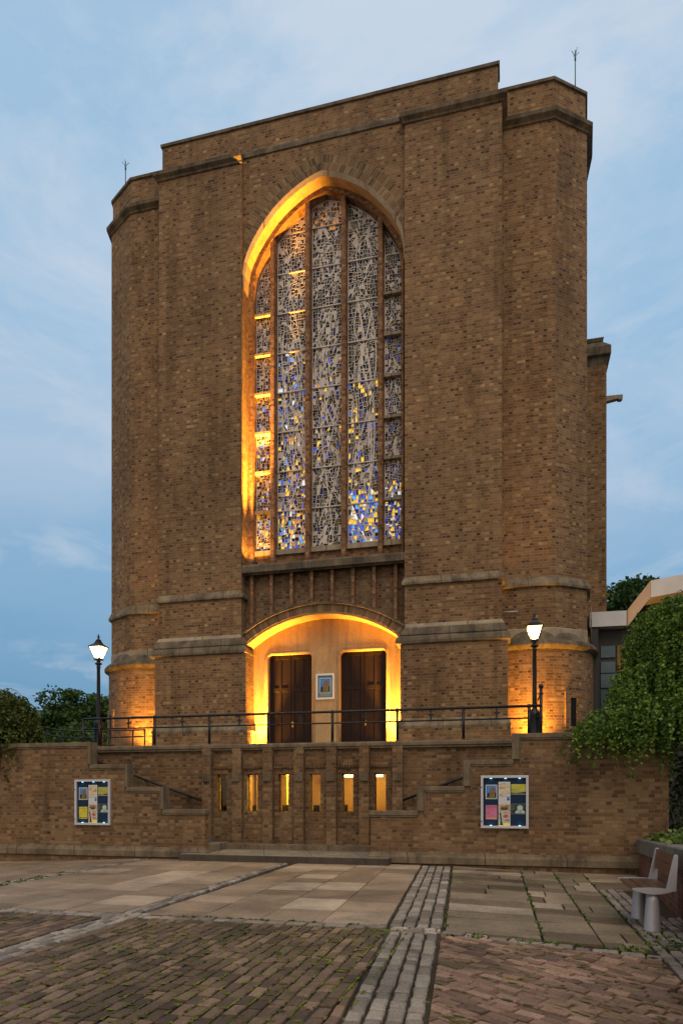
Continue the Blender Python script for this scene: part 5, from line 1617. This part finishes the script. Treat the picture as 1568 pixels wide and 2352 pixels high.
# ================================================================== bench
be = thing('bench', 'small bench with dark wooden slats and white metal ends by the planter', 'bench', (1.60, 8.9, -0.08))
zb = -0.09
def pedestal(y0, y1):
    mb = MB()
    n = 20; prof = [(0.0, zb), (1.0, zb), (0.96, zb + 0.02), (0.72, zb + 0.36), (0.66, zb + 0.46), (0.0, zb + 0.46)]
    P = []
    for i in range(n):
        a = 2*pi*i/n
        P.append((cos(a), sin(a)))
    yc = (y0 + y1) / 2; hy = (y1 - y0) / 2
    b = len(mb.v); m = len(prof)
    for (cx_, sy_) in P:
        for (r_, z_) in prof: mb.v.append((1.60 + 0.098 * r_ * cx_, yc + hy * r_ * sy_, z_))
    for i in range(n):
        j = (i + 1) % n
        for k in range(m - 1):
            q = (b+i*m+k, b+j*m+k, b+j*m+k+1, b+i*m+k+1)
            mb.face([mb.v[t] for t in q], 0, None, 0.5, True, list(q))
    return mb
pedestal(8.38, 8.60).build('leg', M['steel'], be)
pedestal(9.22, 9.44).build('leg', M['steel'], be)
def trim(y):
    mb = MB()
    ol = []
    for k in range(13):
        t_ = k / 12; ol.append((1.37 + 0.465 * t_, zb + 0.50 + 0.018 * sin(pi * t_ * 0.9 + 0.3)))
    for k in range(13):
        t_ = 1 - k / 12; ol.append((1.37 + 0.465 * t_, zb + 0.488 - 0.045 * sin(pi * min(1, t_ * 1.05)) ))
    mb.xz(clean(ol), y, y + 0.03)
    return mb
trim(8.385).build('end_trim', M['steel'], be); trim(9.42).build('end_trim', M['steel'], be)
mb = MB()
for k in range(4):
    x0 = 1.385 + k * 0.112
    mb.box(x0, x0 + 0.104, 8.416, 9.419, zb + 0.472 + 0.004 * sin(k), zb + 0.502 + 0.006 * sin(k * 1.1))
mb.build('seat', M['teak'], be, 0.006, 2)
for y in (8.39, 9.40):
    mb = MB()
    A = [(1.725, zb + 0.50), (1.832, zb + 0.50), (1.852, zb + 0.88), (1.845, zb + 0.90), (1.815, zb + 0.90), (1.805, zb + 0.88)]
    mb.xz(A, y, y + 0.026)
    mb.tube([(1.832, y - 0.004, zb + 0.865), (1.832, y + 0.0, zb + 0.865)], 0.010, 8); mb.tube([(1.81, y - 0.004, zb + 0.71), (1.81, y, zb + 0.71)], 0.009, 8)
    mb.build('back_support', M['steel'], be, 0.004, 1)
mb = MB()
for k in range(2):
    z0 = zb + 0.655 + k * 0.12; x0 = 1.785 + k * 0.017
    mb.face([(x0, 8.418, z0), (x0, 9.399, z0), (x0 + 0.016, 9.399, z0 + 0.114), (x0 + 0.016, 8.418, z0 + 0.114)])
    mb.box(x0 + 0.0165, x0 + 0.035, 8.418, 9.399, z0, z0 + 0.114)
mb.build('backrest', M['teak'], be)

# ================================================================== planter
pt = thing('planter', 'red brick planter with a thick grey concrete coping behind the bench', 'planter', (2.3, 11.0, -0.1))
def zc_(y): return 0.86 - (y - 8.5) * 0.040
def xw(y): return 2.04 + (y - 8.5) * 0.072
mb = MB()
yy = [3.0, 8.5, 14.30]
for a, b in zip(yy[:-1], yy[1:]):
    mb.face([(xw(a), a, -0.3), (xw(b), b, -0.3), (xw(b), b, zc_(b) - 0.26), (xw(a), a, zc_(a) - 0.26)], 0, [(a, -0.3), (b, -0.3), (b, 0.4), (a, 0.5)])
mb.face([(xw(3), 3, -0.3), (6, 3, -0.3), (6, 3, zc_(3) - .26), (xw(3), 3, zc_(3) - .26)])
mb.build('wall', M['red_brick'], pt)
mb = MB()
for a, b in zip(yy[:-1], yy[1:]):
    A = lambda y, dx, dz: (xw(y) + dx, y, zc_(y) + dz)
    for (p, q) in (((-0.05, -0.26), (-0.05, -0.02)), ((-0.05, -0.02), (-0.03, 0.0)), ((-0.03, 0.0), (0.32, 0.0)), ((0.32, 0.0), (0.32, -0.2)), ((-0.05, -0.26), (0.02, -0.26))):
        mb.face([A(a, *p), A(b, *p), A(b, *q), A(a, *q)])
mb.face([(xw(3) - .05, 3, zc_(3) - .26), (xw(3) + .32, 3, zc_(3) - .26), (xw(3) + .32, 3, zc_(3)), (xw(3) - .05, 3, zc_(3))])
mb.build('coping', M['concrete'], pt)
mb = MB()
mb.face([(xw(3) + .32, 3, 0.8), (9, 3, 0.8), (9, 14.3, 0.55), (xw(14.3) + .32, 14.3, 0.55)])
mb.build('soil', M['dirt'], pt)

# ================================================================== plants and trees
RT = random.Random(77)
def leaf(mb, p, s, rn, droop=False, asp=0.55):
    a = RT.random() * 2 * pi; tl = (RT.random() - 0.5) * 1.8
    d = Vector((cos(a) * cos(tl), sin(a) * cos(tl), sin(tl)))
    if droop: d = (d + Vector((0, 0, -0.7))).normalized()
    n = Vector((RT.random() - .5, RT.random() - .5, RT.random() - .3))
    sdv = d.cross(n)
    if sdv.length < 1e-3: return
    sdv = sdv.normalized() * s * asp * 0.5; d = d * s
    p = Vector(p)
    mb.face([tuple(p), tuple(p + d * 0.5 + sdv), tuple(p + d), tuple(p + d * 0.5 - sdv)], 0, [(0, 0)] * 4, rn)
def weeping(name, label, cat, base, lobes, trunk_top, leafmat, nstr, ls, seed, limbs, twigs=0):
    global RT
    RT = random.Random(seed)
    t = thing(name, label, cat, base)
    mb = MB()
    b = Vector(base); tt = Vector(trunk_top)
    mb.tube([tuple(b), tuple(b.lerp(tt, .5) + Vector((.06, .03, 0))), tuple(tt)], [0.13, 0.10, 0.07], 9)
    for lm in limbs:
        pts = [tt.lerp(Vector(lm), k / 5) + Vector((0, 0, 0.45 * sin(pi * k / 5))) for k in range(6)]
        mb.tube([tuple(p) for p in pts], [0.055 - 0.008 * k for k in range(6)], 6)
    lv = MB(); tw_ = mb
    tot = sum(l[2] for l in lobes)
    for (c_, r_, wgt, hang) in lobes:
        c_ = Vector(c_)
        for _ in range(int(nstr * wgt / tot)):
            a = RT.random() * 2 * pi; cz = RT.random() ** 0.8 * 1.25 - 0.25; k = 0.55 + 0.47 * RT.random() ** 0.5
            rr = sqrt(max(0, 1 - min(1, abs(cz)) ** 2))
            p = c_ + Vector((r_[0] * rr * cos(a) * k, r_[1] * rr * sin(a) * k, r_[2] * cz * k))
            L = hang * (0.3 + 0.7 * RT.random() + (0.5 if RT.random() < 0.12 else 0))
            outd = Vector((cos(a), sin(a), 0)) * 0.16
            tone = RT.random() * 0.45
            n = max(4, int(L / (ls * 0.42)))
            pts = []
            for i in range(n + 1):
                f = i / n
                q = p + outd * (f * 1.0) * L + Vector((0, 0, 0.10 * sin(pi * min(1, f * 2.2)) - L * f * f * (0.5 + 0.5 * f)))
                pts.append(q)
                for __ in range(2):
                    jx = Vector(((RT.random() - .5), (RT.random() - .5), (RT.random() - .5))) * ls * 1.3
                    leaf(lv, q + jx, ls * (0.7 + 0.6 * RT.random()), min(1, max(0, tone + 0.55 * RT.random())), True, 0.72)
    for (c_, r_, wgt, hang) in lobes[:twigs]:
        for _ in range(7):
            a = RT.random() * 2 * pi; c2 = Vector(c_) + Vector((0, 0, r_[2] * 0.85))
            pts = [tuple(tt)]
            for i in range(7):
                f = i / 6
                pts.append(tuple(c2 + Vector((cos(a) * r_[0] * 0.8 * f, sin(a) * r_[1] * 0.8 * f, 0.32 * sin(pi * f * 0.9) - 0.3 * f * f))))
            tw_.tube(pts, [0.02] + [0.013 - 0.0015 * i for i in range(7)], 5)
    lv.build('crown', leafmat, t)
    mb.build('trunk', M['bark'], t)
    return t
weeping('weeping_tree', 'bushy weeping tree with light green leaves hanging over the right wall', 'tree', (4.0, 15.6, 2.2),
        [((3.55, 15.2, 4.35), (1.25, 1.1, 1.15), 3.2, 1.1), ((4.3, 15.0, 3.4), (1.6, 1.3, 1.0), 3.2, 1.2), ((2.75, 14.7, 3.35), (0.85, 0.8, 0.75), 1.5, 0.8),
         ((2.1, 14.35, 2.72), (0.85, 0.7, 0.42), 1.25, 0.6), ((3.3, 14.1, 2.85), (1.2, 0.7, 0.6), 2.2, 0.75), ((4.5, 13.9, 2.9), (1.2, 0.8, 0.7), 1.5, 0.8), ((1.55, 14.3, 2.6), (0.5, 0.5, 0.25), .35, 0.4), ((4.9, 15.2, 4.6), (1.2, 1.0, 0.9), 1.6, 1.0)],
        (3.7, 15.3, 4.9), M['leaf_birch'], 2100, 0.068, 5, [(2.8, 14.8, 3.9), (2.2, 14.5, 3.1), (4.6, 15, 4.6), (3.4, 14.2, 3.5), (4.6, 14.0, 3.6)], 1)
weeping('weeping_tree', 'dense drooping tree hanging over the left end of the left wall', 'tree', (-13.2, 15.2, 2.2),
        [((-12.95, 15.0, 3.20), (1.12, 0.95, 0.95), 3, 0.95), ((-12.55, 14.4, 2.75), (0.75, 0.7, 0.5), 1.2, 0.6), ((-13.6, 14.5, 2.9), (1.0, 0.8, 0.7), 1.6, 0.8)],
        (-13.1, 15.0, 3.7), M['leaf_willow'], 1000, 0.085, 9, [(-12.4, 14.7, 3.4), (-13.7, 14.7, 3.4), (-13.0, 15.5, 3.9)], 1)

def broad_tree(label, base, crown_c, crown_r, ncl, nleaf, ls, seed, mat='leaf_far', group='trees far behind the church'):
    global RT
    RT = random.Random(seed)
    t = thing('broadleaf_tree', label, 'tree', base, 0, group)
    b = Vector(base); c_ = Vector(crown_c)
    mb = MB(); mb.tube([tuple(b), tuple(b.lerp(c_, .6)), tuple(c_)], [0.4, 0.28, 0.1], 9)
    cl = []
    for _ in range(ncl):
        a = RT.random() * 2 * pi; cz = RT.random() * 1.7 - 0.7; k = 0.35 + 0.65 * RT.random() ** 0.5
        rr = sqrt(max(0.05, 1 - min(1, abs(cz)) ** 2))
        p = c_ + Vector((crown_r[0] * rr * cos(a) * k, crown_r[1] * rr * sin(a) * k, crown_r[2] * cz * k))
        cl.append(p)
        if RT.random() < 0.5: mb.tube([tuple(c_.lerp(b, 0.25)), tuple(p)], [0.10, 0.02], 5)
    mb.build('trunk', M['bark'], t)
    lv = MB()
    for p in cl:
        tone = RT.random() * 0.5; rr = (0.20 + 0.16 * RT.random()) * crown_r[0]
        for _ in range(nleaf // ncl):
            d = Vector((RT.gauss(0, 1), RT.gauss(0, 1), RT.gauss(0, 1))); d = d.normalized() * rr * (0.35 + 0.75 * RT.random() ** 0.5); d.z *= 0.75
            leaf(lv, p + d, ls * (0.6 + 0.8 * RT.random()), min(1, tone + 0.5 * RT.random()), False, 0.8)
    lv.build('crown', M[mat], t)
    return t
broad_tree('dark round-topped broadleaf tree behind the left lamp post', (-31.3, 45.5, 0.0), (-31.4, 45.5, 6.3), (3.1, 3.0, 3.1), 46, 15000, 0.26, 31)
broad_tree('dark tree filling the gap between left lamp post and church', (-26.8, 46.5, 0.0), (-26.9, 46.5, 6.0), (3.3, 3.0, 3.0), 46, 15000, 0.26, 32)
broad_tree('low dark tree left of the round-topped one, beside the weeping tree', (-34.0, 45.0, 0.0), (-33.6, 45.0, 4.9), (2.0, 2.0, 2.3), 34, 9000, 0.24, 33)
broad_tree('tall dark green tree showing above the white roof on the right', (6.1, 40.0, 0.0), (6.1, 40.0, 10.2), (2.6, 2.6, 3.0), 46, 14000, 0.22, 34)
broad_tree('dark tree low behind the ramp railing on the left', (-29.3, 42.0, 0.0), (-29.0, 42.0, 4.0), (4.2, 2.4, 2.0), 40, 12000, 0.25, 35)

# ivy and shrubs in the planter
RT = random.Random(41)
iv = thing('ivy', 'bright green ivy growing over the planter edge behind the bench', 'plant', (2.7, 12.3, 0.7))
lv = MB()
for _ in range(2600):
    y = 10.6 + RT.random() * 3.2; x = xw(y) + 0.06 + RT.random() ** 1.3 * 1.3
    h = 0.05 + 0.30 * min(1, (x - xw(y)) * 1.2) * (0.6 + 0.4 * sin(y * 3.1))
    leaf(lv, (x, y, zc_(y) - 0.02 + h * RT.random()), 0.075 * (0.6 + 0.8 * RT.random()), RT.random(), False, 0.85)
lv.build('leaves', M['leaf_ivy'], iv)
mb = MB()
for _ in range(14):
    y = 11 + RT.random() * 2.6; x = xw(y) + 0.3 + RT.random() * .6
    mb.tube([(x, y, zc_(y) - .2), (x + (RT.random()-.5) * .2, y, zc_(y) + .12), (x + (RT.random()-.5) * .4, y + .1, zc_(y) + .2)], [0.008, 0.006, 0.003], 5)
mb.build('stems', M['bark'], iv)
sh = thing('shrub', 'thin brown-green shrub in the planter against the right end of the brick wall', 'shrub', (3.15, 13.6, 0.6))
lv = MB(); mb = MB()
for _ in range(40):
    a = RT.random() * 2 * pi; L = 0.35 + 0.45 * RT.random(); x, y = 3.05 + RT.random() * .9, 13.2 + RT.random() * .8
    tip = (x + cos(a) * .22, y + sin(a) * .22, 0.62 + L)
    mb.tube([(x, y, 0.5), ((x + tip[0]) / 2, (y + tip[1]) / 2, 0.62 + L * .6), tip], [0.006, 0.005, 0.002], 4)
    for k in range(16):
        f = 0.3 + 0.7 * RT.random(); leaf(lv, (x + cos(a) * .22 * f + (RT.random()-.5)*.08, y + sin(a) * .22 * f + (RT.random()-.5)*.08, 0.62 + L * f), 0.06 * (0.6 + .7 * RT.random()), RT.random() * .7, False, .6)
mb.build('stems', M['bark'], sh); lv.build('leaves', M['leaf_willow'], sh)
# dark hedge in the gap past the end of the right wall
RT = random.Random(43)
hd = thing('hedge', 'dark hedge in deep shade past the right end of the brick wall', 'hedge', (4.6, 15.4, 0.3))
lv = MB()
for _ in range(5000):
    leaf(lv, (3.25 + RT.random() * 3.2, 14.6 + RT.random() * 1.3, 0.3 + RT.random() * 2.0), 0.10 * (0.6 + .8 * RT.random()), RT.random() * 0.5, False, 0.7)
lv.build('leaves', M['leaf_far'], hd)
mb = MB()
for k in range(8): mb.tube([(3.4 + k * 0.4, 15.2, 0.2), (3.45 + k * 0.4, 15.25, 1.9)], [0.03, 0.01], 6)
mb.build('stems', M['bark'], hd)

# ================================================================== modern building on the right
vb = thing('modern_building', 'low modern building with a folded white concrete roof edge behind the right tree', 'building', (5.0, 21.5, 0.0))
def beam(pts, dy, h, mat, name, nx=None):
    mb = MB()
    for (a, b) in zip(pts[:-1], pts[1:]):
        A0, B0 = (a[0], a[1], a[2]), (b[0], b[1], b[2]); A1, B1 = (a[0], a[1], a[2] + h), (b[0], b[1], b[2] + h)
        sh_ = lambda p, d: (p[0], p[1] + d, p[2])
        mb.face([A0, B0, B1, A1]); mb.face([A1, B1, sh_(B1, dy), sh_(A1, dy)]); mb.face([A0, B0, sh_(B0, dy), sh_(A0, dy)])
        mb.face([sh_(A0, dy), sh_(B0, dy), sh_(B1, dy), sh_(A1, dy)])
    for p in (pts[0], pts[-1]):
        mb.face([(p[0], p[1], p[2]), (p[0], p[1] + dy, p[2]), (p[0], p[1] + dy, p[2] + h), (p[0], p[1], p[2] + h)])
    return mb.build(name, mat, vb)
beam([(2.22, 20.5, 6.24), (3.20, 20.5, 6.23)], 1.2, 0.42, M['fascia'], 'roof_edge')
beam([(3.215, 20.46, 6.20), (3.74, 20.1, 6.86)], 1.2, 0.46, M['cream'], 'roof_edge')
beam([(3.745, 20.08, 6.86), (4.72, 20.1, 7.00)], 1.2, 0.46, M['fascia'], 'roof_edge')
beam([(4.725, 20.08, 6.98), (8.5, 19.0, 7.4)], 1.2, 0.52, M['fascia'], 'roof_edge')
mb = MB()
mb.face([(3.3, 20.5, 6.66), (3.75, 20.4, 7.30), (4.3, 23, 7.75), (3.5, 23, 6.9)]); mb.face([(3.75, 20.1, 7.325), (4.72, 20.1, 7.46), (4.9, 23, 7.6), (4.0, 23, 7.55)])
mb.build('roof', M['fascia'], vb)
mb = MB()
mb.box(2.3, 9.0, 20.9, 21.3, 0.0, 6.25); mb.box(3.75, 9.0, 20.9, 21.3, 6.251, 6.9)
mb.box(2.28, 2.45, 20.55, 20.899, 0.0, 6.23)
mb.build('wall', M['dark_frame'], vb)
for (x0, x1, z0, z1) in ((2.56, 2.95, 5.42, 5.75), (2.56, 2.95, 4.98, 5.30), (2.56, 3.4, 4.55, 4.95), (2.56, 3.4, 3.4, 4.5), (3.0, 3.6, 5.0, 5.75), (4.2, 5.2, 5.6, 6.5), (5.3, 6.4, 5.6, 6.5), (3.9, 5.2, 4.2, 5.4)):
    mb = MB(); mb.box(x0, x1, 20.86, 20.899, z0, z1)
    mb.build('window', M['bluish_glass'] if x0 != 3.0 else M['brown_wood'], vb)
